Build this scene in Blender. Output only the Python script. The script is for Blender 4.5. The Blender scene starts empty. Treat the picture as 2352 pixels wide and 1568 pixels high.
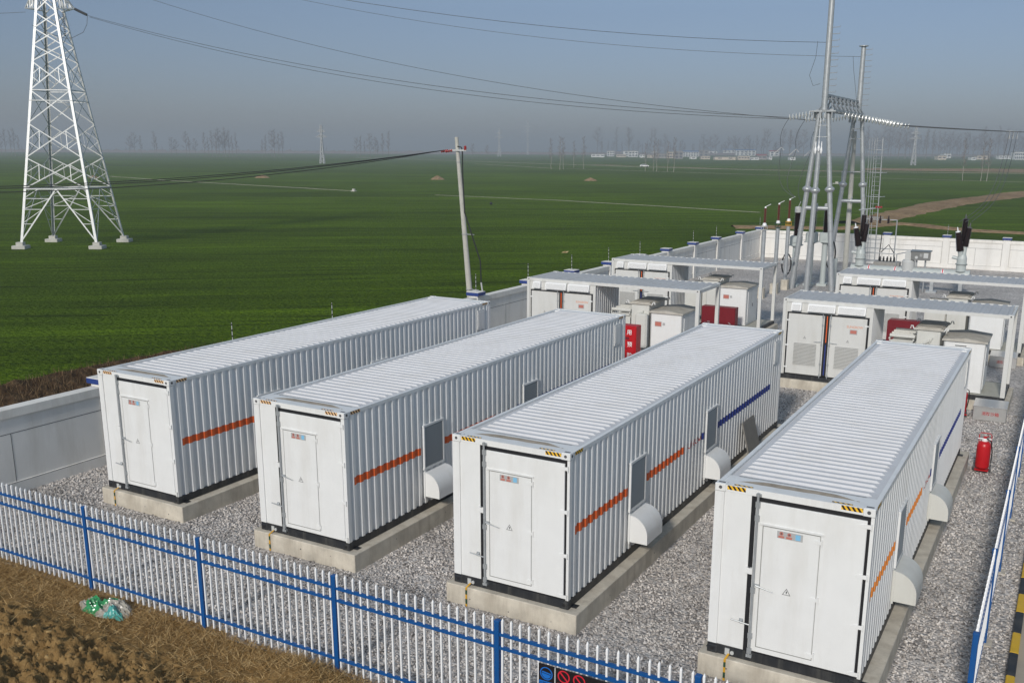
import bpy, math, random
import numpy as np
from mathutils import Vector, Matrix, noise
R = math.radians
scene = bpy.context.scene
COL = scene.collection

# ---------------------------------------------------------------- camera
CAMLOC = Vector((9.5103, -14.0209, 8.3142))
YAW, PIT, ROLL, FPX = -0.50548, 0.23678, 0.0055058, 2217.67
PPX, PPY = 1232.76, 878.22
f = Vector((math.sin(YAW)*math.cos(PIT), math.cos(YAW)*math.cos(PIT), -math.sin(PIT)))
r = Vector((math.cos(YAW), -math.sin(YAW), 0)); u = r.cross(f)
r2 = r*math.cos(ROLL) + u*math.sin(ROLL); u2 = -r*math.sin(ROLL) + u*math.cos(ROLL)
cd = bpy.data.cameras.new('camera'); cam = bpy.data.objects.new('camera', cd); COL.objects.link(cam)
cam.matrix_world = Matrix(((r2.x, u2.x, -f.x, CAMLOC.x), (r2.y, u2.y, -f.y, CAMLOC.y), (r2.z, u2.z, -f.z, CAMLOC.z), (0, 0, 0, 1)))
cd.sensor_width = 36; cd.sensor_fit = 'HORIZONTAL'; cd.lens = FPX/2352*36
cd.shift_x = (1176-PPX)/2352; cd.shift_y = (PPY-784)/2352
cd.clip_start = 0.1; cd.clip_end = 20000
scene.camera = cam

# ---------------------------------------------------------------- light
SUN_EL, SUN_OFF = 29.0, -6.5          # elevation; degrees west of due "-y"
w = bpy.data.worlds.new('World'); scene.world = w; w.use_nodes = True
nt = w.node_tree; bg = nt.nodes['Background']
sky = nt.nodes.new('ShaderNodeTexSky'); sky.sky_type = 'NISHITA'; sky.sun_disc = False
sky.sun_elevation = R(SUN_EL); sky.sun_rotation = R(180+SUN_OFF)
sky.altitude = 0; sky.air_density = 1.2; sky.dust_density = 0.6; sky.ozone_density = 3.0
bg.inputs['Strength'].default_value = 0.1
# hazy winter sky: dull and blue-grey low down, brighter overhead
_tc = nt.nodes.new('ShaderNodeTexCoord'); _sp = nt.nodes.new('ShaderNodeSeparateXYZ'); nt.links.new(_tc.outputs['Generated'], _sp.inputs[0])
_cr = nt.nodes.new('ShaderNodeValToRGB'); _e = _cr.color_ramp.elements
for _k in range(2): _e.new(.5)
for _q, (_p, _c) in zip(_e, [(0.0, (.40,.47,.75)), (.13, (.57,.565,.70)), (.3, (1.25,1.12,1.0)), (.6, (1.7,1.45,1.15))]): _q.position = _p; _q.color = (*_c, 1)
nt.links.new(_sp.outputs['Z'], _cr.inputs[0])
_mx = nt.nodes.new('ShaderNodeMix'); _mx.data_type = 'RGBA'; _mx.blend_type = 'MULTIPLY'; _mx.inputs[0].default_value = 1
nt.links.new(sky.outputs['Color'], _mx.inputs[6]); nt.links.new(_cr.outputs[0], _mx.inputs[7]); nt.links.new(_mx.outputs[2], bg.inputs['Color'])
sd = bpy.data.lights.new('sun', 'SUN'); sd.energy = 2.72; sd.angle = R(5.5); sd.color = (1.0, 0.955, 0.89)
sun = bpy.data.objects.new('sun', sd); COL.objects.link(sun)
tosun = Vector((-math.sin(R(SUN_OFF))*math.cos(R(SUN_EL)), -math.cos(R(SUN_OFF))*math.cos(R(SUN_EL)), math.sin(R(SUN_EL))))
sun.rotation_euler = tosun.to_track_quat('Z', 'Y').to_euler()
vs = scene.view_settings
vs.view_transform = 'Standard'; vs.look = 'None'; vs.exposure = 0.0; vs.gamma = 1.0
vs.use_curve_mapping = False
scene.cycles.volume_bounces = 0

# ---------------------------------------------------------------- materials
MATS = {}
def mat(name, col, rough=0.6, metal=0.0, var=0.0, vscale=3.0, bump=0.0, bscale=40.0, dirt=None, dscale=1.2, damt=0.0, spec=0.5, coat=0.0):
    m = bpy.data.materials.new(name); m.use_nodes = True; nt = m.node_tree; b = nt.nodes['Principled BSDF']
    b.inputs['Base Color'].default_value = (*col, 1); b.inputs['Roughness'].default_value = rough; b.inputs['Metallic'].default_value = metal
    b.inputs['Specular IOR Level'].default_value = spec
    L = nt.links; N = nt.nodes
    tc = N.new('ShaderNodeTexCoord')
    src = None
    if var > 0:
        n = N.new('ShaderNodeTexNoise'); n.inputs['Scale'].default_value = vscale; n.inputs['Detail'].default_value = 6; n.inputs['Roughness'].default_value = .65
        L.new(tc.outputs['Object'], n.inputs['Vector'])
        mr = N.new('ShaderNodeMapRange'); mr.inputs[1].default_value = .3; mr.inputs[2].default_value = .7
        mr.inputs[3].default_value = 1-var; mr.inputs[4].default_value = 1+var*.6
        L.new(n.outputs['Fac'], mr.inputs[0])
        mx = N.new('ShaderNodeVectorMath'); mx.operation = 'SCALE'; mx.inputs[0].default_value = col
        L.new(mr.outputs[0], mx.inputs['Scale']); src = mx.outputs[0]
    if dirt:
        n = N.new('ShaderNodeTexNoise'); n.inputs['Scale'].default_value = dscale; n.inputs['Detail'].default_value = 8; n.inputs['Roughness'].default_value = .7
        mp = N.new('ShaderNodeMapping'); mp.inputs['Scale'].default_value = (1.6, 1.6, .22); L.new(tc.outputs['Object'], mp.inputs[0]); L.new(mp.outputs[0], n.inputs['Vector'])
        mr = N.new('ShaderNodeMapRange'); mr.inputs[1].default_value = .48; mr.inputs[2].default_value = .75; mr.inputs[3].default_value = 0; mr.inputs[4].default_value = damt
        L.new(n.outputs['Fac'], mr.inputs[0])
        mi = N.new('ShaderNodeMix'); mi.data_type = 'RGBA'
        L.new(mr.outputs[0], mi.inputs[0]); mi.inputs[7].default_value = (*dirt, 1)
        if src: L.new(src, mi.inputs[6])
        else: mi.inputs[6].default_value = (*col, 1)
        src = mi.outputs[2]
    if src: L.new(src, b.inputs['Base Color'])
    if bump > 0:
        n = N.new('ShaderNodeTexNoise'); n.inputs['Scale'].default_value = bscale; n.inputs['Detail'].default_value = 5
        L.new(tc.outputs['Object'], n.inputs['Vector'])
        bp = N.new('ShaderNodeBump'); bp.inputs['Strength'].default_value = bump; bp.inputs['Distance'].default_value = .02
        L.new(n.outputs['Fac'], bp.inputs['Height']); L.new(bp.outputs[0], b.inputs['Normal'])
    MATS[name] = m
    return m
WHITE = mat('white_paint', (.77, .775, .765), .42, var=.04, vscale=2, dirt=(.50, .47, .41), dscale=1.5, damt=.34)
ROOFW = mat('roof_paint', (.64, .64, .65), .5, var=.06, vscale=1.3, dirt=(.5, .48, .44), dscale=.9, damt=.4)
SIDEW = mat('side_paint', (.77, .775, .77), .45, var=.04, vscale=1.2, dirt=(.50, .49, .45), dscale=1.4, damt=.4)
CREAM = mat('cream_paint', (.62, .62, .58), .5, var=.04, vscale=2, dirt=(.4, .37, .3), dscale=1.6, damt=.3)
INVW = mat('inverter_paint', (.64, .64, .615), .45, var=.04, vscale=2, dirt=(.42, .39, .33), dscale=1.8, damt=.3)
INVR = mat('inverter_roof', (.50, .505, .51), .55, var=.08, vscale=1.5, dirt=(.36, .34, .3), dscale=1.2, damt=.4)
HOODW = mat('hood_white', (.84, .84, .83), .4)
DUSTY = mat('dusty_lid', (.50, .475, .42), .7, var=.15, vscale=3, dirt=(.22, .19, .14), dscale=2, damt=.5)
BLACK = mat('black_paint', (.018, .02, .024), .5, var=.3, vscale=6, dirt=(.2, .19, .16), dscale=3, damt=.35)
RUBBER = mat('rubber', (.008, .008, .01), .6)
GREYD = mat('dark_grey', (.09, .09, .095), .6, var=.1)
LOUV = mat('louver_grey', (.50, .51, .50), .55)
STAIN = mat('stain', (.40, .335, .26), .8, var=.35, vscale=6)
VENTM = mat('vent_grey', (.27, .285, .29), .5)
GALV = mat('galvanised', (.44, .46, .47), .42, metal=.4, var=.16, vscale=5)
PYLONM = mat('pylon_steel', (.60, .61, .61), .5, metal=.5, var=.1, vscale=3)
STEEL = mat('stainless', (.60, .59, .57), .32, metal=.55, var=.08, vscale=4)
SEAMGAP = mat('seam_and_gap_shade', (.25, .25, .24), .6)  # for seams, and for shade painted into louver gaps
CONC = mat('plinth_concrete', (.58, .53, .44), .85, var=.22, vscale=2.6, bump=.25, bscale=30, dirt=(.26, .21, .15), dscale=2.2, damt=.55)
CONCP = mat('pole_concrete', (.5, .49, .44), .85, var=.12, vscale=3, bump=.2)
WALLM = mat('wall_render', (.80, .785, .75), .85, var=.05, vscale=1.0, bump=.12, bscale=25, dirt=(.42, .38, .3), dscale=.9, damt=.35)
WALLC = mat('wall_coping', (.80, .775, .72), .8, var=.08, vscale=2, dirt=(.45, .4, .33), dscale=1.5, damt=.4)
JOINT = mat('wall_joint', (.13, .13, .13), .9)
NAVY = mat('navy_paint', (.018, .045, .2), .5, var=.1)
BLUEF = mat('fence_blue', (.004, .078, .27), .42, var=.08, vscale=6)
PICK = mat('picket_white', (.86, .87, .88), .4, var=.03)
ORANGE = mat('orange_red', (.74, .12, .02), .5, var=.06, vscale=4)
ORNG2 = mat('orange_amber', (.85, .27, .04), .5)
BLUES = mat('stripe_blue', (.02, .04, .23), .5, var=.06, vscale=4)
LOGO = mat('logo_orange', (.72, .3, .17), .5)
LOGOR = mat('logo_faded_red', (.42, .10, .09), .5)
RED = mat('fire_red', (.5, .006, .012), .35, var=.08)
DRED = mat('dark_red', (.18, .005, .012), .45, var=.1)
REDT = mat('text_red', (.45, .03, .03), .5)
WTXT = mat('text_white', (.85, .85, .85), .5)
PALEG = mat('pale_green_grey', (.46, .50, .49), .45, var=.05)
BROWNI = mat('brown_porcelain', (.028, .014, .013), .22, var=.1)
RBROWN = mat('red_brown_porcelain', (.17, .045, .03), .3, var=.1)
DISC = mat('insulator_glass', (.62, .63, .60), .25)
WIREM = mat('wire', (.10, .105, .11), .5, metal=.3)
CABLEB = mat('black_cable', (.012, .012, .013), .5)
YEL = mat('tape_yellow', (.62, .33, .02), .5)
KYEL = mat('kerb_yellow', (.62, .38, .015), .6, var=.1, vscale=5, dirt=(.3, .22, .08), damt=.3)
KBLK = mat('kerb_black', (.02, .022, .026), .6, var=.2, vscale=5, dirt=(.14, .13, .1), damt=.4)
GREENT = mat('tape_green', (.02, .06, .03), .5)
SIGNG = mat('sign_grey', (.42, .42, .42), .4)
SIGNB = mat('sign_blue', (.22, .5, .72), .4)
SIGNBL = mat('sign_deep_blue', (.01, .15, .55), .4)
SIGNK = mat('sign_black', (.012, .01, .012), .4)
SIGNR = mat('sign_red', (.6, .02, .04), .4)
PINK = mat('sign_pink', (.5, .17, .13), .5)
PLATE = mat('floor_plate', (.42, .41, .35), .7, var=.08, vscale=2, dirt=(.25, .22, .16), damt=.4)
ROAD = mat('road_concrete', (.40, .35, .28), .9, var=.1, vscale=.6, bump=.15, dirt=(.26, .21, .15), dscale=.8, damt=.4)
DARKWD = mat('window_dark', (.06, .07, .09), .3)
BOARD = mat('grey_board', (.2, .19, .17), .8, var=.12, vscale=4)

def stripes(name, c1, c2, vec, period):
    m = bpy.data.materials.new(name); m.use_nodes = True; nt = m.node_tree; b = nt.nodes['Principled BSDF']; N = nt.nodes; L = nt.links
    tc = N.new('ShaderNodeTexCoord'); d = N.new('ShaderNodeVectorMath'); d.operation = 'DOT_PRODUCT'; d.inputs[1].default_value = vec
    L.new(tc.outputs['Object'], d.inputs[0])
    mo = N.new('ShaderNodeMath'); mo.operation = 'FLOORED_MODULO'; mo.inputs[1].default_value = period; L.new(d.outputs['Value'], mo.inputs[0])
    gt = N.new('ShaderNodeMath'); gt.operation = 'GREATER_THAN'; gt.inputs[1].default_value = period*.5; L.new(mo.outputs[0], gt.inputs[0])
    mi = N.new('ShaderNodeMix'); mi.data_type = 'RGBA'; L.new(gt.outputs[0], mi.inputs[0]); mi.inputs[6].default_value = (*c1, 1); mi.inputs[7].default_value = (*c2, 1)
    L.new(mi.outputs[2], b.inputs['Base Color']); b.inputs['Roughness'].default_value = .5
    return m
HAZARD = stripes('hazard_stripes', (.85, .5, .03), (.02, .008, .008), (1, 1, .7), .075)
HAZARDP = stripes('hazard_stripes_faded', (.85, .55, .28), (.05, .012, .008), (1, 1, .7), .075)

# ---------------------------------------------------------------- mesh builder
class MB:
    def __init__(s): s.v = []; s.f = []; s.m = []
    def add(s, vs, fs, mi=0):
        o = len(s.v); s.v += [tuple(p) for p in vs]; s.f += [tuple(i+o for i in q) for q in fs]; s.m += [mi]*len(fs); return s
    def box(s, x0, x1, y0, y1, z0, z1, mi=0):
        return s.add([(x0,y0,z0),(x1,y0,z0),(x1,y1,z0),(x0,y1,z0),(x0,y0,z1),(x1,y0,z1),(x1,y1,z1),(x0,y1,z1)],
                     [(0,3,2,1),(4,5,6,7),(0,1,5,4),(1,2,6,5),(2,3,7,6),(3,0,4,7)], mi)
    def bbox(s, x0, x1, y0, y1, z0, z1, b=.01, mi=0):   # box with chamfered edges (vertical + top)
        pts = [(x0+b,y0),(x1-b,y0),(x1,y0+b),(x1,y1-b),(x1-b,y1),(x0+b,y1),(x0,y1-b),(x0,y0+b)]
        cx, cy = (x0+x1)/2, (y0+y1)/2
        def ins(p): return (p[0]+(b if p[0] < cx else -b), p[1]+(b if p[1] < cy else -b))
        rings = [[(p[0],p[1],z0) for p in pts], [(p[0],p[1],z1-b) for p in pts], [(*ins(p), z1) for p in pts]]
        V = [q for rg in rings for q in rg]; F = []
        for k in range(2):
            for i in range(8):
                j = (i+1) % 8; F.append((k*8+i, k*8+j, k*8+8+j, k*8+8+i))
        F.append(tuple(16+i for i in range(8))); F.append(tuple(7-i for i in range(8)))
        return s.add(V, F, mi)
    def prism(s, pts, axis, a0, a1, mi=0):              # 2-D outline extruded along axis
        n = len(pts); V = []
        for a in (a0, a1):
            for p in pts:
                V.append({'x': (a, p[0], p[1]), 'y': (p[0], a, p[1]), 'z': (p[0], p[1], a)}[axis])
        F = [(i, (i+1) % n, n+(i+1) % n, n+i) for i in range(n)] + [tuple(range(n))[::-1], tuple(range(n, 2*n))]
        return s.add(V, F, mi)
    def tube(s, p0, p1, r0, r1=None, n=8, mi=0, cap=True):
        p0 = Vector(p0); p1 = Vector(p1); r1 = r0 if r1 is None else r1
        d = (p1-p0)
        if d.length < 1e-6: return s
        d.normalize(); a = Vector((0,0,1)) if abs(d.z) < .9 else Vector((1,0,0)); e1 = d.cross(a).normalized(); e2 = d.cross(e1)
        V = []
        for p, rr in ((p0, r0), (p1, r1)):
            for i in range(n):
                t = 2*math.pi*i/n; V.append(p + e1*(math.cos(t)*rr) + e2*(math.sin(t)*rr))
        F = [(i, (i+1) % n, n+(i+1) % n, n+i) for i in range(n)]
        if cap: F += [tuple(range(n))[::-1], tuple(range(n, 2*n))]
        return s.add(V, F, mi)
    def path(s, pts, rad, n=6, mi=0):
        pts = [Vector(p) for p in pts]; V = []; F = []
        for k, p in enumerate(pts):
            d = (pts[min(k+1, len(pts)-1)] - pts[max(k-1, 0)]).normalized()
            a = Vector((0,0,1)) if abs(d.z) < .9 else Vector((1,0,0)); e1 = d.cross(a).normalized(); e2 = d.cross(e1)
            for i in range(n):
                t = 2*math.pi*i/n; V.append(p + e1*(math.cos(t)*rad) + e2*(math.sin(t)*rad))
        for k in range(len(pts)-1):
            for i in range(n):
                j = (i+1) % n; F.append((k*n+i, k*n+j, k*n+n+j, k*n+n+i))
        return s.add(V, F, mi)
    def lathe(s, prof, c=(0,0,0), ax=(0,0,1), n=14, mi=0):  # prof [(r, h)...]
        c = Vector(c); d = Vector(ax).normalized(); a = Vector((0,0,1)) if abs(d.z) < .9 else Vector((1,0,0)); e1 = d.cross(a).normalized(); e2 = d.cross(e1)
        V = []; F = []
        for (rr, h) in prof:
            for i in range(n):
                t = 2*math.pi*i/n; V.append(c + d*h + e1*(math.cos(t)*rr) + e2*(math.sin(t)*rr))
        for k in range(len(prof)-1):
            for i in range(n):
                j = (i+1) % n; F.append((k*n+i, k*n+j, k*n+n+j, k*n+n+i))
        F += [tuple(range(n))[::-1], tuple((len(prof)-1)*n+i for i in range(n))]
        return s.add(V, F, mi)
    def angle(s, p0, p1, wd, mi=0):                     # steel angle bar as thin square section
        p0 = Vector(p0); p1 = Vector(p1); d = (p1-p0).normalized(); a = Vector((0,0,1)) if abs(d.z) < .9 else Vector((1,0,0)); e1 = d.cross(a).normalized()*wd/2; e2 = d.cross(e1).normalized()*wd/2
        V = [p0-e1-e2, p0+e1-e2, p0+e1+e2, p0-e1+e2, p1-e1-e2, p1+e1-e2, p1+e1+e2, p1-e1+e2]
        return s.add(V, [(0,3,2,1),(4,5,6,7),(0,1,5,4),(1,2,6,5),(2,3,7,6),(3,0,4,7)], mi)
    def plate(s, p0, p1, wd, nrm, th=.02, mi=0):          # flat bar lying in the plane with normal nrm
        p0 = Vector(p0); p1 = Vector(p1); d = (p1-p0).normalized(); nn = Vector(nrm).normalized(); e1 = d.cross(nn).normalized()*wd/2; e2 = nn*th/2
        V = [p0-e1-e2, p0+e1-e2, p0+e1+e2, p0-e1+e2, p1-e1-e2, p1+e1-e2, p1+e1+e2, p1-e1+e2]
        return s.add(V, [(0,3,2,1),(4,5,6,7),(0,1,5,4),(1,2,6,5),(2,3,7,6),(3,0,4,7)], mi)
    def xf(s, M):
        s.v = [tuple(M @ Vector(p)) for p in s.v]; return s
    def build(s, name, m, parent=None, smooth=False, loc=None):
        me = bpy.data.meshes.new(name); me.from_pydata(s.v, [], s.f); me.update()
        ms = m if isinstance(m, (list, tuple)) else [m]
        for x in ms: me.materials.append(x)
        if len(ms) > 1: me.polygons.foreach_set('material_index', s.m)
        if smooth: me.polygons.foreach_set('use_smooth', [True]*len(me.polygons))
        o = bpy.data.objects.new(name, me); COL.objects.link(o)
        if parent: o.parent = parent
        if loc: o.location = loc
        return o
def tag(o, label=None, cat=None, group=None, kind=None):
    if label: o['label'] = label
    if cat: o['category'] = cat
    if group: o['group'] = group
    if kind: o['kind'] = kind
    return o
def thing(name, label, cat, loc=(0,0,0), rz=0, group=None):
    o = bpy.data.objects.new(name, None); COL.objects.link(o); o.location = loc; o.rotation_euler = (0,0,rz); o.empty_display_size = .3
    return tag(o, label, cat, group)
KIDS = {}
def children(o): return [c for c in bpy.data.objects if c.parent == o]
def copy_tree(o, parent=None, kidmap=None):
    c = o.copy(); COL.objects.link(c); c.parent = parent
    for ch in kidmap.get(o.name, []): copy_tree(ch, c, kidmap)
    return c
def kidmap():
    d = {}
    for o in list(bpy.data.objects):
        if o.parent: d.setdefault(o.parent.name, []).append(o)
    return d
def smooth_noise_np(shape, seed, cells):
    rs = np.random.RandomState(seed); g = rs.rand(cells[0]+2, cells[1]+2)
    y = np.linspace(0, cells[0], shape[0]); x = np.linspace(0, cells[1], shape[1])
    yi = np.minimum(y.astype(int), cells[0]-1); xi = np.minimum(x.astype(int), cells[1]-1); fy = (y-yi)[:,None]; fx = (x-xi)[None,:]
    fy = fy*fy*(3-2*fy); fx = fx*fx*(3-2*fx)
    a = g[np.ix_(yi,xi)]; b = g[np.ix_(yi,xi+1)]; c = g[np.ix_(yi+1,xi)]; d = g[np.ix_(yi+1,xi+1)]
    return (a*(1-fx)+b*fx)*(1-fy)+(c*(1-fx)+d*fx)*fy
TXT = {}
def text_geo(t, size):                                  # flat text outline triangulated: verts (x,y), faces
    k = (t, size)
    if k in TXT: return TXT[k]
    c = bpy.data.curves.new('t', 'FONT'); c.body = t; c.size = size; c.align_x = 'LEFT'; c.resolution_u = 3; c.offset = .012*size
    o = bpy.data.objects.new('t', c); COL.objects.link(o)
    dg = bpy.context.evaluated_depsgraph_get(); dg.update()
    me = bpy.data.meshes.new_from_object(o.evaluated_get(dg))
    V = [(v.co.x, v.co.y) for v in me.vertices]; F = [tuple(p.vertices) for p in me.polygons]
    bpy.data.objects.remove(o); bpy.data.curves.remove(c); bpy.data.meshes.remove(me)
    TXT[k] = (V, F); return V, F
def text_cut(t, size, width, cuts):                      # text mesh cut at given u values
    import bmesh
    V, F = text_geo(t, size); mx = max(p[0] for p in V); bm = bmesh.new(); vs_ = [bm.verts.new((p[0]*width/mx, p[1], 0)) for p in V]
    for q in F:
        try: bm.faces.new([vs_[i] for i in q])
        except ValueError: pass
    for c in cuts: bmesh.ops.bisect_plane(bm, geom=bm.verts[:]+bm.edges[:]+bm.faces[:], plane_co=(c,0,0), plane_no=(1,0,0))
    bm.verts.index_update(); out = ([(v.co.x, v.co.y) for v in bm.verts], [tuple(v.index for v in f_.verts) for f_ in bm.faces]); bm.free(); return out
def text_mesh(mb, t, size, fn, width=None, mi=0):       # fn maps (u, v) to 3-D
    V, F = text_geo(t, size)
    if not V: return mb
    mx = max(p[0] for p in V); sc = (width/mx) if width else 1
    mb.add([fn(p[0]*sc, p[1]) for p in V], F, mi); return mb
def np_mesh(name, V, F, m, parent=None):
    me = bpy.data.meshes.new(name); nv, nf, k = len(V), len(F), F.shape[1]
    me.vertices.add(nv); me.vertices.foreach_set('co', np.ascontiguousarray(V, dtype=np.float32).ravel())
    me.loops.add(nf*k); me.loops.foreach_set('vertex_index', np.ascontiguousarray(F, dtype=np.int32).ravel())
    me.polygons.add(nf); me.polygons.foreach_set('loop_start', np.arange(0, nf*k, k, dtype=np.int32)); me.polygons.foreach_set('loop_total', np.full(nf, k, dtype=np.int32))
    me.update(calc_edges=True); me.validate()
    for x in (m if isinstance(m, (list, tuple)) else [m]): me.materials.append(x)
    o = bpy.data.objects.new(name, me); COL.objects.link(o)
    if parent: o.parent = parent
    return o

# ---------------------------------------------------------------- ground materials
def ground_mat(name, stops, scale, detail=8, rows=None, bump=.3, bdist=.05, big=None, island=False, rough=.95, fine=None):
    m = bpy.data.materials.new(name); m.use_nodes = True; nt = m.node_tree; b = nt.nodes['Principled BSDF']; N = nt.nodes; L = nt.links
    b.inputs['Roughness'].default_value = rough; b.inputs['Specular IOR Level'].default_value = .05
    tc = N.new('ShaderNodeTexCoord')
    mp = N.new('ShaderNodeMapping'); L.new(tc.outputs['Object'], mp.inputs[0])
    n = N.new('ShaderNodeTexNoise'); n.inputs['Scale'].default_value = scale; n.inputs['Detail'].default_value = detail; n.inputs['Roughness'].default_value = .7
    L.new(mp.outputs[0], n.inputs['Vector'])
    fac = n.outputs['Fac']
    if island:
        g = N.new('ShaderNodeNewGeometry'); fac = g.outputs['Random Per Island']
    cr = N.new('ShaderNodeValToRGB'); el = cr.color_ramp.elements
    while len(el) < len(stops): el.new(.5)
    for e, (p, c) in zip(el, stops): e.position = p; e.color = (*c, 1)
    L.new(fac, cr.inputs[0]); col = cr.outputs[0]
    if big:
        for (s, lo, hi, sx, sy, *rg_) in big:
            mp1 = N.new('ShaderNodeMapping'); mp1.inputs['Rotation'].default_value = (0,0,R(rows or 0)); L.new(tc.outputs['Object'], mp1.inputs[0])
            mp2 = N.new('ShaderNodeMapping'); mp2.inputs['Scale'].default_value = (sx, sy, 1); L.new(mp1.outputs[0], mp2.inputs[0])
            n2 = N.new('ShaderNodeTexNoise'); n2.inputs['Scale'].default_value = s; n2.inputs['Detail'].default_value = 4; L.new(mp2.outputs[0], n2.inputs['Vector'])
            mr = N.new('ShaderNodeMapRange'); mr.inputs[1].default_value = rg_[0] if rg_ else .3; mr.inputs[2].default_value = rg_[1] if rg_ else .7; mr.inputs[3].default_value = lo; mr.inputs[4].default_value = hi; L.new(n2.outputs['Fac'], mr.inputs[0])
            vm = N.new('ShaderNodeVectorMath'); vm.operation = 'SCALE'; L.new(col, vm.inputs[0]); L.new(mr.outputs[0], vm.inputs['Scale']); col = vm.outputs[0]
    L.new(col, b.inputs['Base Color'])
    if bump:
        bp = N.new('ShaderNodeBump'); bp.inputs['Strength'].default_value = bump; bp.inputs['Distance'].default_value = bdist
        nb = N.new('ShaderNodeTexNoise'); nb.inputs['Scale'].default_value = fine or scale; nb.inputs['Detail'].default_value = 6; L.new(tc.outputs['Object'], nb.inputs['Vector'])
        L.new(nb.outputs['Fac'], bp.inputs['Height']); L.new(bp.outputs[0], b.inputs['Normal'])
    return m
FIELD = ground_mat('wheat_field', [(.25, (.026, .046, .001)), (.45, (.072, .126, .002)), (.62, (.115, .185, .005)), (.85, (.20, .26, .015))], 3.2, 9, rows=-38, bump=1.0, bdist=.25, fine=5,
                   big=[(1.5, 1.0, .55, .05, 1.0, .56, .66), (.9, .7, 1.2, .10, 1.0), (.22, .75, 1.2, .12, 1.0), (.05, .75, 1.2, .3, 1), (.006, .75, 1.25, .3, 1)])
DRYG = ground_mat('dry_reed', [(.25, (.13, .08, .04)), (.5, (.30, .20, .11)), (.8, (.48, .36, .22))], 1.5, 8, bump=.8, bdist=.3, big=[(.1, .8, 1.15, 1, 1)])
SOIL = ground_mat('soil', [(.25, (.10, .058, .022)), (.5, (.24, .15, .06)), (.8, (.35, .23, .10))], 5, 9, bump=.6, bdist=.03, fine=30, big=[(1.2, .8, 1.15, 1, 1)])
CLOD = ground_mat('clod', [(.0, (.10, .06, .022)), (.5, (.25, .158, .064)), (1, (.38, .26, .12))], 4, 6, bump=.6, bdist=.02, fine=40, island=True)
STRAW = ground_mat('straw', [(.0, (.13, .07, .022)), (.55, (.34, .205, .075)), (1, (.72, .52, .26))], 4, 4, bump=0, island=True)
STONE = ground_mat('gravel_stone', [(.0, (.15, .137, .128)), (.2, (.40, .37, .345)), (.6, (.60, .56, .525)), (1, (.78, .74, .70))], 4, 4, bump=0, island=True, rough=.8, big=[(.7, .72, 1.1, 1, 1)])
REED = ground_mat('reed', [(.0, (.03, .018, .01)), (.5, (.11, .07, .035)), (1, (.30, .21, .12))], 4, 4, bump=0, island=True)
PATHM = ground_mat('dirt_path', [(.3, (.38, .34, .24)), (.6, (.56, .51, .38))], 1.0, 6, bump=.3)
BANK = ground_mat('ditch_bank', [(.25, (.03, .018, .01)), (.5, (.09, .055, .03)), (.8, (.2, .14, .08))], 2.5, 8, bump=.8, bdist=.2)
def gravel_mat():
    m = bpy.data.materials.new('gravel'); m.use_nodes = True; nt = m.node_tree; b = nt.nodes['Principled BSDF']; N = nt.nodes; L = nt.links
    b.inputs['Roughness'].default_value = .85
    tc = N.new('ShaderNodeTexCoord'); v = N.new('ShaderNodeTexVoronoi'); v.inputs['Scale'].default_value = 17; L.new(tc.outputs['Object'], v.inputs['Vector'])
    sp = N.new('ShaderNodeSeparateColor'); L.new(v.outputs['Color'], sp.inputs[0])
    cr = N.new('ShaderNodeValToRGB'); el = cr.color_ramp.elements; el.new(.4)
    for e, (p, c) in zip(el, [(0, (.26, .24, .225)), (.45, (.50, .465, .435)), (1, (.68, .64, .60))]): e.position = p; e.color = (*c, 1)
    L.new(sp.outputs[0], cr.inputs[0])
    n = N.new('ShaderNodeTexNoise'); n.inputs['Scale'].default_value = .5; n.inputs['Detail'].default_value = 6; L.new(tc.outputs['Object'], n.inputs['Vector'])
    mr = N.new('ShaderNodeMapRange'); mr.inputs[1].default_value = .3; mr.inputs[2].default_value = .7; mr.inputs[3].default_value = .74; mr.inputs[4].default_value = 1.1; L.new(n.outputs['Fac'], mr.inputs[0])
    vm = N.new('ShaderNodeVectorMath'); vm.operation = 'SCALE'; L.new(cr.outputs[0], vm.inputs[0]); L.new(mr.outputs[0], vm.inputs['Scale']); L.new(vm.outputs[0], b.inputs['Base Color'])
    bp = N.new('ShaderNodeBump'); bp.inputs['Strength'].default_value = 1; bp.inputs['Distance'].default_value = .035; bp.invert = True
    L.new(v.outputs['Distance'], bp.inputs['Height']); L.new(bp.outputs[0], b.inputs['Normal'])
    return m
GRAVEL = gravel_mat()

# ---------------------------------------------------------------- ground
def poly(name, pts, m, z=0.0, kind='structure'):
    mb = MB(); mb.add([(p[0], p[1], z) for p in pts], [tuple(range(len(pts)))]); return tag(mb.build(name, m), kind=kind)
FZ = -.06
mb = MB()
E_ = 4200
mb.add([(-E_,-E_,FZ),(-23.8,-E_,FZ),(-23.8,11,FZ),(-22.6,16,FZ),(-22.6,17,FZ),(-20.7,23,FZ),(-20.7,64.5,FZ),(-23.8,64.5,FZ),(-23.8,E_,FZ),(-E_,E_,FZ)], [tuple(range(10))])
mb.add([(-23.8,64.5,FZ),(E_,64.5,FZ),(E_,E_,FZ),(-23.8,E_,FZ)], [(0,1,2,3)])
mb.add([(-23.8,-E_,FZ),(E_,-E_,FZ),(E_,-16,FZ),(-23.8,-16,FZ)], [(0,1,2,3)])
mb.add([(30,-16,FZ),(E_,-16,FZ),(E_,64.5,FZ),(30,64.5,FZ)], [(0,1,2,3)])
tag(mb.build('ground', FIELD), kind='structure')
poly('gravel_bed', [(-13.2,-3.45),(9.36,-3.45),(9.36,63.2),(-13.2,63.6)], GRAVEL, 0.0)
poly('road', [(9.47,-16),(30,-16),(30,64.4),(9.47,64.4)], ROAD, 0.012)
poly('verge', [(9.36,7.9),(9.47,7.9),(9.47,64.4),(9.36,64.4)], GRAVEL, 0.004)
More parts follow.
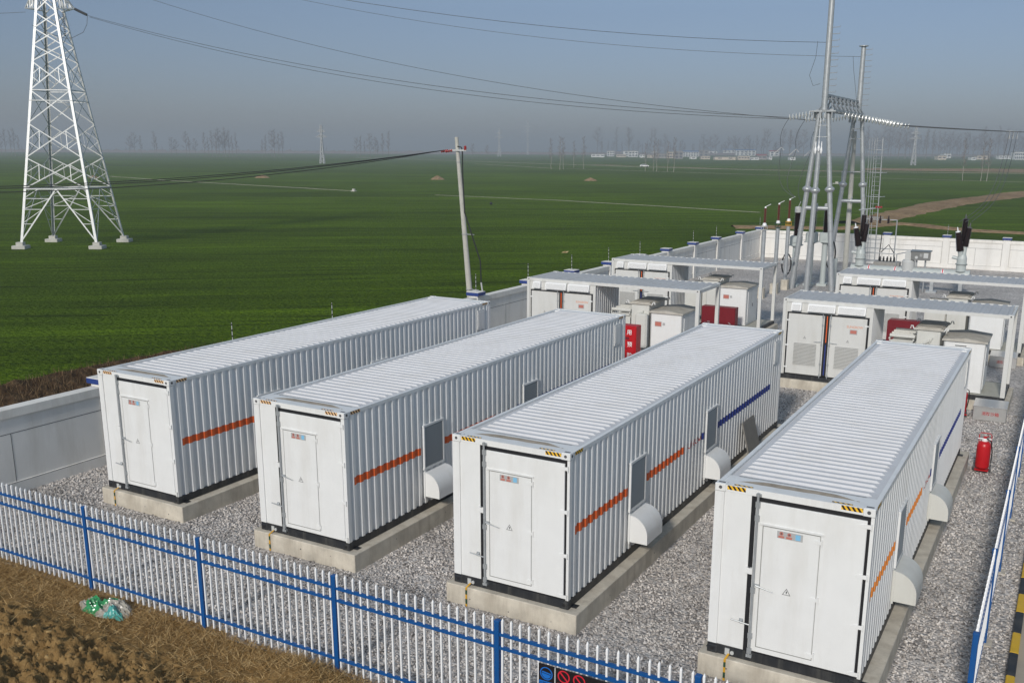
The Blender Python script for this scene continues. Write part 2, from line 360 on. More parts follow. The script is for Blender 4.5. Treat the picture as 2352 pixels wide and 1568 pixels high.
# ditch outside the left wall
mb = MB(); nx, ny = 14, 220; prof0 = [(-23.8,FZ),(-23.6,-.02),(-23.2,-.2),(-22.6,-.45),(-22,-.7),(-21.2,-.95),(-20,-1.1),(-18.5,-1.15),(-17,-1.0),(-15.5,-.6),(-14.2,-.15),(-13.4,-.05),(-13.15,-.04)]
prof = prof0; V = []; nx = len(prof)
def dx_(y): return 1.2*min(1, max(0, (y-11)/5)) + 1.9*min(1, max(0, (y-17)/6))
for j in range(ny+1):
    y = -16+80.5*j/ny
    for i, (x, z) in enumerate(prof):
        x = x + dx_(y)*max(0, min(1, (-19-x)/4))
        q = noise.noise(Vector((x*1.3, y*1.1, 3)))
        e = 0 if i in (0, nx-1) else 1
        V.append((x+.22*e*q, y, z+.16*e*noise.noise(Vector((x*2.1, y*2.3, 0)))))
F = [(j*nx+i, j*nx+i+1, (j+1)*nx+i+1, (j+1)*nx+i) for j in range(ny) for i in range(nx-1)]
mb.add(V, F); tag(mb.build('ditch', BANK), kind='structure')
rs = np.random.RandomState(3)
def blades(name, P, hmin, hmax, wd, lean, m, label=None, cat=None, kind='stuff'):
    n = len(P); h = rs.uniform(hmin, hmax, n); a = rs.uniform(0, 2*np.pi, n); b = rs.uniform(0, 2*np.pi, n); ln = rs.uniform(.85, .995, n) if lean >= 1 else rs.uniform(0, lean, n)
    dx, dy = np.cos(a)*wd, np.sin(a)*wd; tx, ty = np.cos(b)*ln*h, np.sin(b)*ln*h
    th = h*np.sqrt(np.maximum(.0, 1-ln**2))
    V = np.empty((n, 3, 3)); V[:,0] = P - np.stack([dx,dy,0*dx],1); V[:,1] = P + np.stack([dx,dy,0*dx],1); V[:,2] = P + np.stack([tx,ty,th],1)
    o = np_mesh(name, V.reshape(-1,3), np.arange(3*n).reshape(-1,3), m)
    return tag(o, label, cat, kind=kind)
n = 24000; x = rs.uniform(-23.7, -19.8, n); y = np.where(rs.rand(n) < .8, rs.uniform(-4, 18, n), rs.uniform(18, 60, n)); z = np.interp(x, [p[0] for p in prof], [p[1] for p in prof])-.05
x = x + np.clip((y-11)/5, 0, 1)*1.2 + np.clip((y-17)/6, 0, 1)*1.9
blades('dry_grass', np.stack([x,y,z],1), .08, .36, .012, .8, REED, 'tangle of brown dead grass down the ditch bank outside the left wall', 'grass')

# soil in front of the fence
def soil_h(x, y):
    v = Vector((x, y, 0)); edge = max(0, min(1, (-3.25-y)/.5))
    far = max(0, min(1, (-4.0-y)/1.0))
    h = .04 + .05*edge*noise.fractal(v*1.6, 1, 2, 4) + far*(.12+.16*noise.fractal(v*2.1+Vector((7,3,1)), .55, 2, 6) + .16*max(0, noise.fractal(v*5.0+Vector((1,9,4)), .4, 2, 4)) - .10*max(0, noise.fractal(v*3.4+Vector((4,2,8)), .7, 2, 4)))
    h += .26*math.exp(-((x+.6)/.9)**2-((y+3.75)/.45)**2) + .12*math.exp(-((x-1.6)/1.2)**2-((y+4.0)/.6)**2)
    return h
X = np.arange(-12.6, 8.6, .035); Y = np.arange(-8.5, -3.18, .035)
V = np.empty((len(Y), len(X), 3)); 
for j, yy in enumerate(Y):
    for i, xx in enumerate(X):
        V[j,i] = (xx, yy, soil_h(xx, yy) - (.08 if yy > -3.28 else 0))
idx = np.arange(len(X)*len(Y)).reshape(len(Y), len(X))
F = np.stack([idx[:-1,:-1], idx[:-1,1:], idx[1:,1:], idx[1:,:-1]], -1).reshape(-1,4)
so = np_mesh('soil', V.reshape(-1,3), F, SOIL); tag(so, kind='structure')
poly('bare_ground', [(-23.8,-16),(30,-16),(30,-8.45),(-23.8,-8.45)], SOIL, 0.02)
poly('bare_ground', [(-13.2,-9.45),(-12.55,-9.45),(-12.55,-3.2),(-13.2,-3.2)], SOIL, -.01)
poly('bare_ground', [(8.5,-9.45),(9.47,-9.45),(9.47,-3.2),(8.5,-3.2)], SOIL, -.01)
# rock prototypes: jittered icosahedra
def ico():
    t = (1+5**.5)/2
    V = np.array([(-1,t,0),(1,t,0),(-1,-t,0),(1,-t,0),(0,-1,t),(0,1,t),(0,-1,-t),(0,1,-t),(t,0,-1),(t,0,1),(-t,0,-1),(-t,0,1)], float); V /= np.linalg.norm(V[0])
    F = np.array([(0,11,5),(0,5,1),(0,1,7),(0,7,10),(0,10,11),(1,5,9),(5,11,4),(11,10,2),(10,7,6),(7,1,8),(3,9,4),(3,4,2),(3,2,6),(3,6,8),(3,8,9),(4,9,5),(2,4,11),(6,2,10),(8,6,7),(9,8,1)])
    return V, F
IV, IF = ico()
def rocks(P, size, m, name, flat=.7, rsd=1):
    rr = np.random.RandomState(rsd); n = len(P)
    protos = np.array([IV*(1+rr.uniform(-.42, .30, (12,1))) for _ in range(12)])
    k = rr.randint(0, 12, n); V = protos[k].copy()
    V *= np.stack([rr.uniform(.7, 1.45, n), rr.uniform(.5, 1.0, n), rr.uniform(.4, flat, n)], 1)[:,None,:]*size[:,None,None]
    # random rotation
    q = rr.normal(size=(n,4)); q[:,1:3] *= .45; q /= np.linalg.norm(q, axis=1)[:,None]; w_,x_,y_,z_ = q.T
    Rm = np.stack([np.stack([1-2*(y_*y_+z_*z_), 2*(x_*y_-z_*w_), 2*(x_*z_+y_*w_)],1), np.stack([2*(x_*y_+z_*w_), 1-2*(x_*x_+z_*z_), 2*(y_*z_-x_*w_)],1), np.stack([2*(x_*z_-y_*w_), 2*(y_*z_+x_*w_), 1-2*(x_*x_+y_*y_)],1)],1)
    V = np.einsum('nij,nvj->nvi', Rm, V) + P[:,None,:]
    F = (IF[None]+12*np.arange(n)[:,None,None])
    return np_mesh(name, V.reshape(-1,3), F.reshape(-1,3), m)
C0 = [(-10.133, .248), (-5.027, .098), (0.0, 0.0), (5.033, -.136)]     # battery containers (x0, y0)
W, L_, H, PZ = 2.41, 13.567, 2.895, .38
rg = np.random.RandomState(11)
n = 150000; P = np.stack([rg.uniform(-12.55, 9.3, n), rg.uniform(-3.2, 20.0, n)**1.0, np.zeros(n)], 1)
keep = np.ones(n, bool)
for (x0, y0) in C0: keep &= ~((P[:,0] > x0-.15) & (P[:,0] < x0+W+.27) & (P[:,1] > y0-.15) & (P[:,1] < y0+L_+.3))
keep &= rg.rand(n) < np.clip(1.15-(P[:,1]+3)/40, .45, 1)
P = P[keep]; sz = rg.uniform(.018, .036, len(P)); P[:,2] = rg.uniform(-.002, .02, len(P))
tag(rocks(P, sz, STONE, 'gravel', .8), 'grey crushed stones spread between the containers and the fences', 'gravel', kind='stuff')
n = 13000; P = np.stack([rg.uniform(-11, 6, n), rg.uniform(-7.5, -3.9, n), np.zeros(n)], 1)
P = P[rg.rand(n) < np.clip((-3.9-P[:,1])/.9, 0, 1)]
P = P[rg.rand(len(P)) < .75]
P[:,2] = [soil_h(a, b) for a, b in P[:,:2]]; sz = .008+.075*rg.rand(len(P))**4; P[:,2] -= sz*.35
tag(rocks(P, sz, CLOD, 'soil_clods', .9, 5), 'crumbly brown clods of dug earth left of the blue fence', 'soil clods', kind='stuff')
rs = np.random.RandomState(8)
n = 42000; x = rs.uniform(-12, 6, n); y = -3.15-np.abs(rs.normal(0, .55, n)); 
y2 = np.where(x > -2.6, -3.2-np.abs(rs.normal(0, .9, n)), y)
z = np.array([soil_h(a, b) for a, b in zip(x, y2)])
blades('straw_litter', np.stack([x,y2,z+.01],1), .06, .28, .005, 1.0, STRAW, 'dry yellow straw strewn along the foot of the blue picket fence', 'straw')

# fields beyond: paths, reed bands
def strip(name, pts, wd, m, z, label=None):
    V = []; 
    for k, p in enumerate(pts):
        a = Vector(pts[max(k-1,0)]); b = Vector(pts[min(k+1,len(pts)-1)]); d = (b-a).normalized(); nn = Vector((-d.y, d.x))
        ww = wd[k] if isinstance(wd, (list,tuple)) else wd
        V += [(p[0]+nn.x*ww/2, p[1]+nn.y*ww/2, z), (p[0]-nn.x*ww/2, p[1]-nn.y*ww/2, z)]
    mb = MB(); mb.add(V, [(2*k, 2*k+1, 2*k+3, 2*k+2) for k in range(len(pts)-1)]); return tag(mb.build(name, m), kind='structure')
def dens(pts, step, jit):
    out = []; rr = random.Random(len(pts)*7+int(abs(pts[0][0])))
    for a, b in zip(pts[:-1], pts[1:]):
        a = Vector(a); b = Vector(b); k = max(1, int((b-a).length/step))
        for i in range(k):
            q = a.lerp(b, i/k); out.append((q.x+rr.uniform(-jit, jit), q.y+rr.uniform(-jit, jit)))
    out.append(tuple(pts[-1])); return out
strip('path', dens([(-240,178),(-194.7,162.1),(-119.4,141.7)], 6, .25), 1.1, PATHM, FZ+.012)
strip('path', dens([(-96,136.8),(-68.9,133.0),(-46,126.5),(-29.4,120.2)], 6, .25), .8, PATHM, FZ+.012)
strip('path', dens([(-892,561),(-760,630),(-634,690),(-398,730)], 30, 1), 4, PATHM, FZ+.014)
strip('road', dens([(-600,730),(-274,506),(-179,443),(-104,410),(-60,412),(40,440)], 15, .5), 4.5, PATHM, FZ+.016)
strip('path', dens([(-300,470),(-205,385),(-131,350),(-70,321),(-5.4,299.7),(60,290)], 8, .5), 1.6, PATHM, FZ+.014)
strip('verge', dens([(-240,500),(-150,440),(-90,418),(-55,420),(0,436),(60,450)], 10, 1.5), [6+3*math.sin(i*.9) for i in range(200)], DRYG, FZ+.012)

def reed_band(name, pts, wd, hz, label, nb=9000):
    P = dens(pts, 3, .4); V = []; F = []; m_ = 7
    for k, p in enumerate(P):
        a = Vector(P[max(k-1,0)]); b = Vector(P[min(k+1,len(P)-1)]); d = (b-a).normalized(); nn = Vector((-d.y, d.x)); t = k/(len(P)-1)
        ww = wd[0]*(1-t)+wd[1]*t
        for i in range(m_):
            s_ = (i/(m_-1)-.5); q = Vector(p)+nn*ww*s_*(1+.2*noise.noise(Vector((k*.3, i, 1))))
            V.append((q.x, q.y, FZ+.02+hz*(1-(2*s_)**2)*(.75+.6*noise.noise(Vector((q.x*.6, q.y*.6, 0)))) - (.03 if i in (0, m_-1) else 0)))
    for k in range(len(P)-1):
        for i in range(m_-1): F.append((k*m_+i, k*m_+i+1, (k+1)*m_+i+1, (k+1)*m_+i))
    mb = MB(); mb.add(V, F); return tag(mb.build(name, DRYG), label, 'reeds', kind='stuff')
reed_band('dry_reeds', [(-14.5,105),(-12.6,113),(-12.25,127),(-10.2,160),(-1.0,213),(14,280),(40,360)], (5, 13), .4, 'broad band of brown dead reeds running away to the right between two green fields')
reed_band('dry_reeds', [(-24,92),(-13.2,97),(-11.4,103.5),(-8.4,107.9),(-3.7,103.6),(-.7,101.6),(4.6,101),(14,100)], (3.6, 2.2), .25, 'narrow brown reed strip crossing the field just beyond the back wall')
reed_band('dry_reeds', [(-82,470),(-60,475),(-20,490),(30,505)], (40, 120), .6, 'reddish brown reed bed far off along the country road')
for (x, y, sx, hz_, lab) in [(-148.7,213.9,4.4,1.15,'brown earth mound in the field left of the pole'), (-196.9,195.5,4.6,.9,'low brown heap in the field midway between pylon and pole'), (-88,39.5,3.2,1.1,'brown earth heap seen between the pylon feet'), (-92,31.0,3.4,1.1,'brown earth heap at the left edge beside the pylon'), (-230,165,3.0,.8,'small brown heap on the field near the far path end'), (-110,232,4,.9,'small earth heap in the field right of the pole top')]:
    mb = MB(); V = []; F = []; k_ = 14
    for a in range(6):
        for b in range(k_):
            t = 2*math.pi*b/k_; rr_ = sx/2*(1-a/5.)*(1+.2*noise.noise(Vector((math.cos(t)*2, math.sin(t)*2, x)))); V.append((x+rr_*math.cos(t), y+rr_*math.sin(t), FZ-.02+hz_*(a/5.)**.8*(1+.15*noise.noise(Vector((a, b, x))))))
    for a in range(5):
        for b in range(k_): c = (b+1) % k_; F.append((a*k_+b, a*k_+c, a*k_+k_+c, a*k_+k_+b))
    mb.add(V, F); tag(mb.build('earth_mound', DRYG), lab, 'earth mound', 'earth mounds in the fields')

# ---------------------------------------------------------------- corrugated sheets
PER, DEP = .2225, .034
def prof_pts(a0, a1, per=PER, dep=DEP, phase=0.0):
    fr = [(0, 0), (.36, 0), (.50, 1), (.86, 1), (1.0, 0)]
    out = [(a0, None)]; k0 = int(math.floor((a0-phase)/per))-1; k1 = int(math.ceil((a1-phase)/per))+1
    for k in range(k0, k1):
        for t, q in fr:
            a = phase+(k+t)*per
            if a0 < a < a1: out.append((a, q*dep))
    out.append((a1, None))
    return [(a, corr_at(a, per, dep, phase) if q is None else q) for a, q in out]
def corr_at(a, per=PER, dep=DEP, phase=0.0):
    t = ((a-phase)/per) % 1.0
    if t < .36: return 0
    if t < .50: return dep*(t-.36)/.14
    if t < .86: return dep
    return dep*(1-t)/.14
def sheet_side(mb, x, sgn, y0, y1, z0, z1, lift=0.0, mi=0, **k):   # vertical sheet facing sgn*x, ribs along z
    P = prof_pts(y0, y1, **k); V = []
    for a, q in P: V += [(x-sgn*q+sgn*lift, a, z0), (x-sgn*q+sgn*lift, a, z1)]
    F = [(2*i, 2*i+2, 2*i+3, 2*i+1) if sgn > 0 else (2*i, 2*i+1, 2*i+3, 2*i+2) for i in range(len(P)-1)]
    return mb.add(V, F, mi)

# ---------------------------------------------------------------- battery containers
def casting(mb, x0, y0, z0, sx, sy, top=True):
    a, b, c = .175, .16, .12
    X0, X1 = (x0, x0+a) if sx > 0 else (x0-a, x0); Y0, Y1 = (y0, y0+b) if sy > 0 else (y0-b, y0)
    mb.bbox(X0, X1, Y0, Y1, z0, z0+c, .008)
def battery(x0, y0, rz, label, lab_plinth, haz, last=False, right_gap=False):
    t = thing('battery_container', label, 'shipping container', (x0, y0, PZ), rz, 'battery containers side by side')
    # plinth
    pl = MB(); pl.bbox(-.115, W+.222, -.12, L_+.25, -PZ-.05, 0, .012)
    pl.box(-.115+.001, -.09, -.12+.03, L_+.2, .0005, .006)
    p = pl.build('container_plinth', CONC, None, loc=(x0, y0, PZ-.002)); p.rotation_euler = (0,0,rz)
    hr = random.Random(int(x0*7)+3)
    for k in range(7):
        m = MB(); rr_ = hr.uniform(.008, .016)
        if k < 3: m.lathe([(rr_,0),(rr_,.003)], (.4+k*.8+hr.uniform(-.2,.2), -.1205, -.2+hr.uniform(-.08,.08)), (0,-1,0), 8)
        else: m.lathe([(rr_,0),(rr_,.003)], (W+.2225, .9+(k-3)*2.6+hr.uniform(-.4,.4), -.2+hr.uniform(-.08,.08)), (1,0,0), 8)
        m.build('tie_hole', GREYD, p)
    tag(p, lab_plinth, 'concrete plinth', 'concrete plinths under the battery containers')
    # frame
    rp = .05 if right_gap else .085
    m = MB()
    for (px, py, w1, d1) in ((0,0,.15,.10),(W-rp,0,rp,.10),(0,L_-.12,.12,.12),(W-.12,L_-.12,.12,.12)):
        m.box(px, px+w1, py, py+d1, .17, H-.13)
    m.box(.151, W-rp-.001, .012, .10, 2.775, H-.012)          # front header
    m.box(0.004, .07, .10, L_-.12, H-.085, H-.014); m.box(W-.07, W-.004, .10, L_-.12, H-.085, H-.014)   # top side rails
    m.box(.12, W-.12, L_-.11, L_-.01, H-.13, H-.012)
    m.box(.07, W-.07, .10, .52, H-.05, H-.022)             # roof plate behind the header
    m.box(.07, W-.07, L_-.35, L_-.11, H-.05, H-.022)
    m.build('frame', WHITE, t)
    b = MB(); b.box(.0, W, .006, .09, .002, .165); b.box(.02, .09, .09, L_-.09, .012, .165); b.box(W-.075, W-.006, .09, L_-.09, .012, .165); b.box(0, W, L_-.09, L_-.006, .002, .165)
    b.bbox(-.004, .17, -.006, .15, -.0, .13, .01); b.bbox(W-.17, W+.004, -.006, .15, -.0, .13, .01); b.bbox(W-.17, W+.004, L_-.15, L_+.006, 0, .13, .01); b.bbox(-.004, .17, L_-.15, L_+.006, 0, .13, .01)
    b.box(-.06, W+.1, .12, .26, -.0, .008); b.box(-.06, W+.1, L_-.3, L_-.12, 0, .008)
    bs = b.build('base_rail', BLACK, t)
    for (cx, cy, sx, sy) in ((-.004,-.006,1,1),(W+.004,-.006,-1,1),(W+.004,L_+.006,-1,-1),(-.004,L_+.006,1,-1)):
        c = MB(); casting(c, cx, cy, H-.12, sx, sy); k = c.build('corner_casting', WHITE, t)
        h = MB(); X = cx+sx*.09; Y = cy+sy*.08
        h.lathe([(.028,0),(.028,.003)], (X, cy-sy*.001, H-.06), (0,-sy,0), 12); h.lathe([(.028,0),(.028,.003)], (cx-sx*.001, Y, H-.06), (-sx,0,0), 12)
        h.add([(X-.055,Y-.025,H+.001),(X+.055,Y-.025,H+.001),(X+.055,Y+.025,H+.001),(X-.055,Y+.025,H+.001)], [(0,1,2,3)])
        h.build('hole', GREYD, k)
    # bottom casting holes (front)
    for hx in (.085, W-.085): h = MB(); h.lathe([(.03,0),(.03,.003)], (hx, -.0065, .07), (0,-1,0), 12); h.build('hole', RUBBER, bs)
    # roof
    m = MB(); P = prof_pts(.52, L_-.35, phase=.03); z1 = H-.016; xa, xb = .075, W-.075; ins = .10
    V = []
    for a, q in P:
        zz = z1-q*.95
        V += [(xa, a, z1-DEP), (xa+ins, a, z1-DEP), (xa+ins+.05, a, zz), (xb-ins-.05, a, zz), (xb-ins, a, z1-DEP), (xb, a, z1-DEP)]
    F = []
    for i in range(len(P)-1):
        for k in range(5): F.append((6*i+k, 6*i+k+1, 6*i+6+k+1, 6*i+6+k))
    m.add(V, F); m.build('roof', ROOFW, t)
    # dirt in the channel
    m = MB(); V = []; n_ = 30
    for i in range(n_+1):
        s_ = i/n_; x = .28+1.85*s_; wv = .02*noise.noise(Vector((s_*7, x0, 0)))
        V += [(x, .27+wv+.03*s_, H-.0205), (x, .27+.17*(min(1, 6*s_*(1-s_)))+wv*.5, H-.0205)]
    m.add(V, [(2*i, 2*i+2, 2*i+3, 2*i+1) for i in range(n_)]); m.build('dirt_stain', STAIN, t)
    # side sheets, back
    m = MB(); sheet_side(m, W-.006, 1, .10, L_-.12, .165, H-.085); m.build('side_panel', SIDEW, t)
    m = MB(); sheet_side(m, .006, -1, .10, L_-.12, .165, H-.085); m.build('side_panel', SIDEW, t)
    m = MB(); m.box(.12, W-.12, L_-.06, L_-.02, .165, H-.13); m.build('back_wall', WHITE, t)
    # front wall
    m = MB(); m.box(.151, .585, .022, .06, .165, 2.775); m.build('front_panel', WHITE, t)
    m = MB(); m.box(.585, .660, .014, .05, .192, 2.774); m.box(.660, W-rp-.002, .014, .05, 2.706, 2.774); m.box(W-rp-.05, W-rp-.002, .014, .05, .192, 2.706); m.box(.585, W-rp-.002, .014, .05, .166, .192)
    m.build('gasket', RUBBER, t)
    d = MB(); d.bbox(.662, W-rp-(.045 if right_gap else .004), -.012, .05, .205, 2.702, .008); dl = d.build('door', WHITE, t)
    m = MB()
    for (a, b_, c, e) in ((.70,.706,.30,2.66),):
        pass
    gx0, gx1, gz0, gz1 = .80, 1.665, .30, 2.33
    m.box(gx0-.012, gx0, -.0145, -.011, gz0, gz1); m.box(gx1, gx1+.009, -.0145, -.011, gz0, gz1); m.box(gx0-.012, gx1+.009, -.0145, -.011, gz0-.014, gz0); m.box(gx0-.012, gx1+.009, -.0145, -.011, gz1, gz1+.008)
    m.build('seam', SEAMGAP, dl)  # dark strips paint the shadow line of the door gap
    m = MB(); m.bbox(gx0+.004, gx1-.004, -.022, -.011, gz0+.004, gz1-.004, .004); m.box(gx0-.06, gx1+.05, -.034, -.012, gz1+.02, gz1+.045); m.build('service_door', WHITE, dl)
    m = MB()
    m.tube((.70,-.045,.10), (.70,-.045,2.83), .019, n=8)
    for z in (.16, .42, 1.2, 2.4, 2.62): m.box(.665,.735,-.05,-.010,z,z+.09)
    m.lathe([(.028,0),(.028,.05)], (.70,-.045,2.80), (0,0,1)); m.box(.66,.74,-.03,.01,2.79,2.83); m.box(.655,.745,-.05,.012,.09,.14)
    m.build('lock_rod', GALV, dl)
    m = MB(); m.box(.72,.80,-.055,-.02,1.325,1.36); m.tube((.74,-.06,1.345), (1.02,-.075,1.30), .014, .006, n=6); m.build('handle', GALV, dl)
    m = MB(); m.lathe([(.035,0),(.035,.03),(.015,.05)], (.53,.022,.66), (0,-1,0)); m.tube((.37,-.03,.67), (.70,-.03,.64), .011, n=6); m.box(.50,.56,-.0,.02,.62,.70); m.build('latch', GALV, t)
    m = MB(); m.box(.60,.67,-.03,.02,1.50,1.60); m.box(.56,.63,-.02,.024,1.50,1.60); m.build('lock_plate', WHITE, t)
    for z in (.24, 1.02, 1.83, 2.62):
        m = MB(); m.prism([(W-.20,z),(W-.16,z-.03),(W-.03,z-.03),(W-.03,z+.035),(W-.16,z+.03)], 'y', -.024, -.0125); m.tube((W-.03,-.018,z-.05), (W-.03,-.018,z+.05), .013, n=6); m.build('hinge', WHITE, dl)
    for z in (.37, 1.30, 2.23):
        m = MB(); m.prism([(1.56,z),(1.59,z-.025),(1.69,z-.025),(1.69,z+.03),(1.59,z+.03)], 'y', -.034, -.0225); m.tube((1.70,-.022,z-.055), (1.70,-.022,z+.055), .012, n=6); m.build('hinge', WHITE, dl)
    # sign plate
    m = MB(); m.box(1.02,1.41,-.027,-.0225,2.19,2.305); sp = m.build('sign_plate', SIGNG, dl)
    m = MB()
    for x in (1.085, 1.205):
        m.lathe([(.030,0),(.030,.001)], (x,-.0275,2.268), (0,-1,0), 14)
        m.box(x-.045, x+.045, -.0285, -.0272, 2.198, 2.232)
    m.build('emblem', PINK, sp)
    m = MB()
    for x in (1.085, 1.205): m.lathe([(.014,0),(.014,.001)], (x,-.0287,2.268), (0,-1,0), 10)
    m.build('emblem', GREYD, sp)
    m = MB(); m.box(1.30,1.375,-.029,-.0272,2.205,2.292); m.build('emblem', SIGNB, sp)
    # warning triangle
    m = MB(); c = (1.22, 1.315); V = []
    for R_ in (.075, .058):
        for k in range(3): a = math.pi/2+k*2*math.pi/3; V.append((c[0]+R_*math.cos(a), -.0232, c[1]+R_*math.sin(a)))
    m.add(V, [(0,1,4,3),(1,2,5,4),(2,0,3,5)]); m.add([(c[0]-.004,-.0232,c[1]+.03),(c[0]+.012,-.0232,c[1]+.03),(c[0]+.004,-.0232,c[1]+.005),(c[0]+.012,-.0232,c[1]+.005),(c[0]-.006,-.0232,c[1]-.03),(c[0]-.002,-.0232,c[1]-.002),(c[0]-.012,-.0232,c[1]-.002)], [(0,1,3,4,5,6)])
    m.build('warning_triangle', GREYD, dl)
    # hazard stickers
    for (a, b_) in ((.19,.485),(1.925,2.235)):
        m = MB(); m.add([(a,.0095,H-.085),(b_,.0095,H-.085),(b_,.0095,H-.018),(a,.0095,H-.018)], [(0,1,2,3)]); m.build('hazard_sticker', haz, t)
        a2 = a+(.09 if a < 1 else -.15)
        m = MB(); m.add([(a2,.05,H-.0105),(a2+.3,.05,H-.0105),(a2+.3,.098,H-.0105),(a2,.098,H-.0105)], [(0,1,2,3)]); m.build('hazard_sticker', haz, t)
    m = MB(); m.add([(W-.0025,.20,H-.082),(W-.0025,.50,H-.082),(W-.0025,.50,H-.018),(W-.0025,.20,H-.018)], [(0,1,2,3)]); m.build('hazard_sticker', haz, t)
    m = MB(); m.add([(W-.0025,L_-.5,H-.082),(W-.0025,L_-.18,H-.082),(W-.0025,L_-.18,H-.018),(W-.0025,L_-.5,H-.018)], [(0,1,2,3)]); m.build('hazard_sticker', haz, t)
    # stripes on the right side
    S = W-.006
    om = ORNG2 if last else ORANGE
    m = MB(); sheet_side(m, S, 1, .24, 2.55, 1.335, 1.50, .002); m.build('stripe', om, t)
    m = MB(); sheet_side(m, S, 1, 3.45, 5.74, 1.335, 1.50, .002); m.build('stripe', om, t)
    m = MB(); sheet_side(m, S, 1, 6.84, 6.98, 1.335, 1.50, .002); m.build('stripe', BLUES, t)
    m = MB(); sheet_side(m, S, 1, 7.95, 12.5, 1.335, 1.50, .002); m.build('stripe', BLUES, t)
    tv, tf = text_cut('SUNGROW', .19, .94, [a-5.86 for a, q in prof_pts(5.87, 6.79)]); m = MB(); m.add([(S-corr_at(5.86+a)+.004, 5.86+a, 1.355+b) for a, b in tv], tf); m.build('lettering', LOGOR, t)
    # ventilation louvers with hoods
    for y in (2.60, 7.05):
        v = MB(); y1_ = y+.80; z0, z1_ = .96, 1.99
        v.box(W-.03, W+.026, y, y1_, z1_-.045, z1_); v.box(W-.03, W+.026, y, y1_, z0, z0+.05); v.box(W-.03, W+.026, y+.012, y+.05, z0+.05, z1_-.045); v.box(W-.03, W+.026, y1_-.05, y1_, z0+.05, z1_-.045)
        vo = v.build('vent_frame', SIDEW, t)
        l = MB(); l.box(W-.03, W+.001, y+.05, y1_-.05, z0+.05, z1_-.045); k = z0+.065
        while k < z1_-.06:
            l.add([(W+.022, y+.05, k), (W+.022, y1_-.05, k), (W+.004, y1_-.05, k+.026), (W+.004, y+.05, k+.026)], [(0,1,2,3)]); l.add([(W+.0015, y+.05, k-.008), (W+.0015, y1_-.05, k-.008), (W+.022, y1_-.05, k), (W+.022, y+.05, k)], [(0,1,2,3)], 1); k += .045
        l.build('louver', [VENTM, RUBBER], vo)  # black slot paints shade onto the slat undersides
        hd = MB(); ya, yb = y+.02, y+.82; pr = [(W-.035,.34),(W+.40,.34)]
        nn = 12
        for i in range(nn+1):
            a = (math.pi/2)*i/nn; pr.append((W+.02+.38*math.cos(a)**1.0, .50+.40*math.sin(a)))
        pr.append((W-.035,.90))
        q = len(pr); V = [(p[0], ya, p[1]) for p in pr]+[(p[0], yb, p[1]) for p in pr]
        hd.add(V, [tuple(range(q)), tuple(range(2*q-1, q-1, -1))]+[(i, q+i, q+i+1, i+1) for i in range(1, q-1)])
        hd.add([(W+.0,ya-.02,.30),(W+.0,ya-.02,.92),(W+.03,ya-.02,.92),(W+.03,ya-.02,.30),(W+.0,ya,.30),(W+.0,ya,.92),(W+.03,ya,.92),(W+.03,ya,.30)], [(0,1,2,3),(4,7,6,5),(0,4,5,1),(2,6,7,3),(1,5,6,2)])
        hd.build('vent_hood', CREAM if last else WHITE, t)
    m = MB(); m.box(W-.03, W+.012, 12.75, 13.2, 2.02, 2.68); fr = m.build('side_hatch', SIDEW, t)
    m = MB(); m.box(W-.02, W+.018, 12.80, 13.15, 2.09, 2.61); m.build('hatch_panel', LOUV if False else SIDEW, fr)
    # earthing
    m = MB(); m.box(.30,.375,-.012,.005,.02,.13); m.lathe([(.032,0),(.032,.02)], (.42,-.002,.075), (0,-1,0)); m.build('terminal_plate', LOUV, t)
    e = thing('earthing_strap', 'yellow black earthing strap on the '+lab_plinth.replace('concrete plinth under the ','plinth of the '), 'earthing strap', (x0, y0, 0), rz, 'earthing straps on the plinth fronts')
    for k, (za, zb) in enumerate(((.40,.33),(.33,.24),(.24,.15),(.15,.05),(.05,-.02))):
        m = MB()
        if k == 0: m.add([(.35,-.014,.43),(.385,-.014,.43),(.36,-.132,.372),(.325,-.132,.372)], [(0,1,2,3)]); za = .372
        m.box(.325, .36, -.134, -.126, zb, za)
        m.build('band', YEL if k % 2 == 0 else GREENT, e)
    return t
BL = ['leftmost battery container, white, with an orange side stripe, next to the long boundary wall',
      'second white battery container from the left, its far end touching the bright red fire cabinet',
      'third white battery container from the left, with the grey board leaning on its striped side',
      'rightmost and nearest white battery container, beside the lane with the red extinguisher']
PLB = ['concrete plinth under the leftmost battery container', 'concrete plinth under the second battery container from the left', 'concrete plinth under the third battery container from the left', 'concrete plinth under the rightmost, nearest battery container']
yaws = [0, 0, 0, 0]
for i, (x0, y0) in enumerate(C0):
    battery(x0, y0, yaws[i], BL[i], PLB[i], HAZARDP if i < 2 else HAZARD, i == 3, i >= 2)

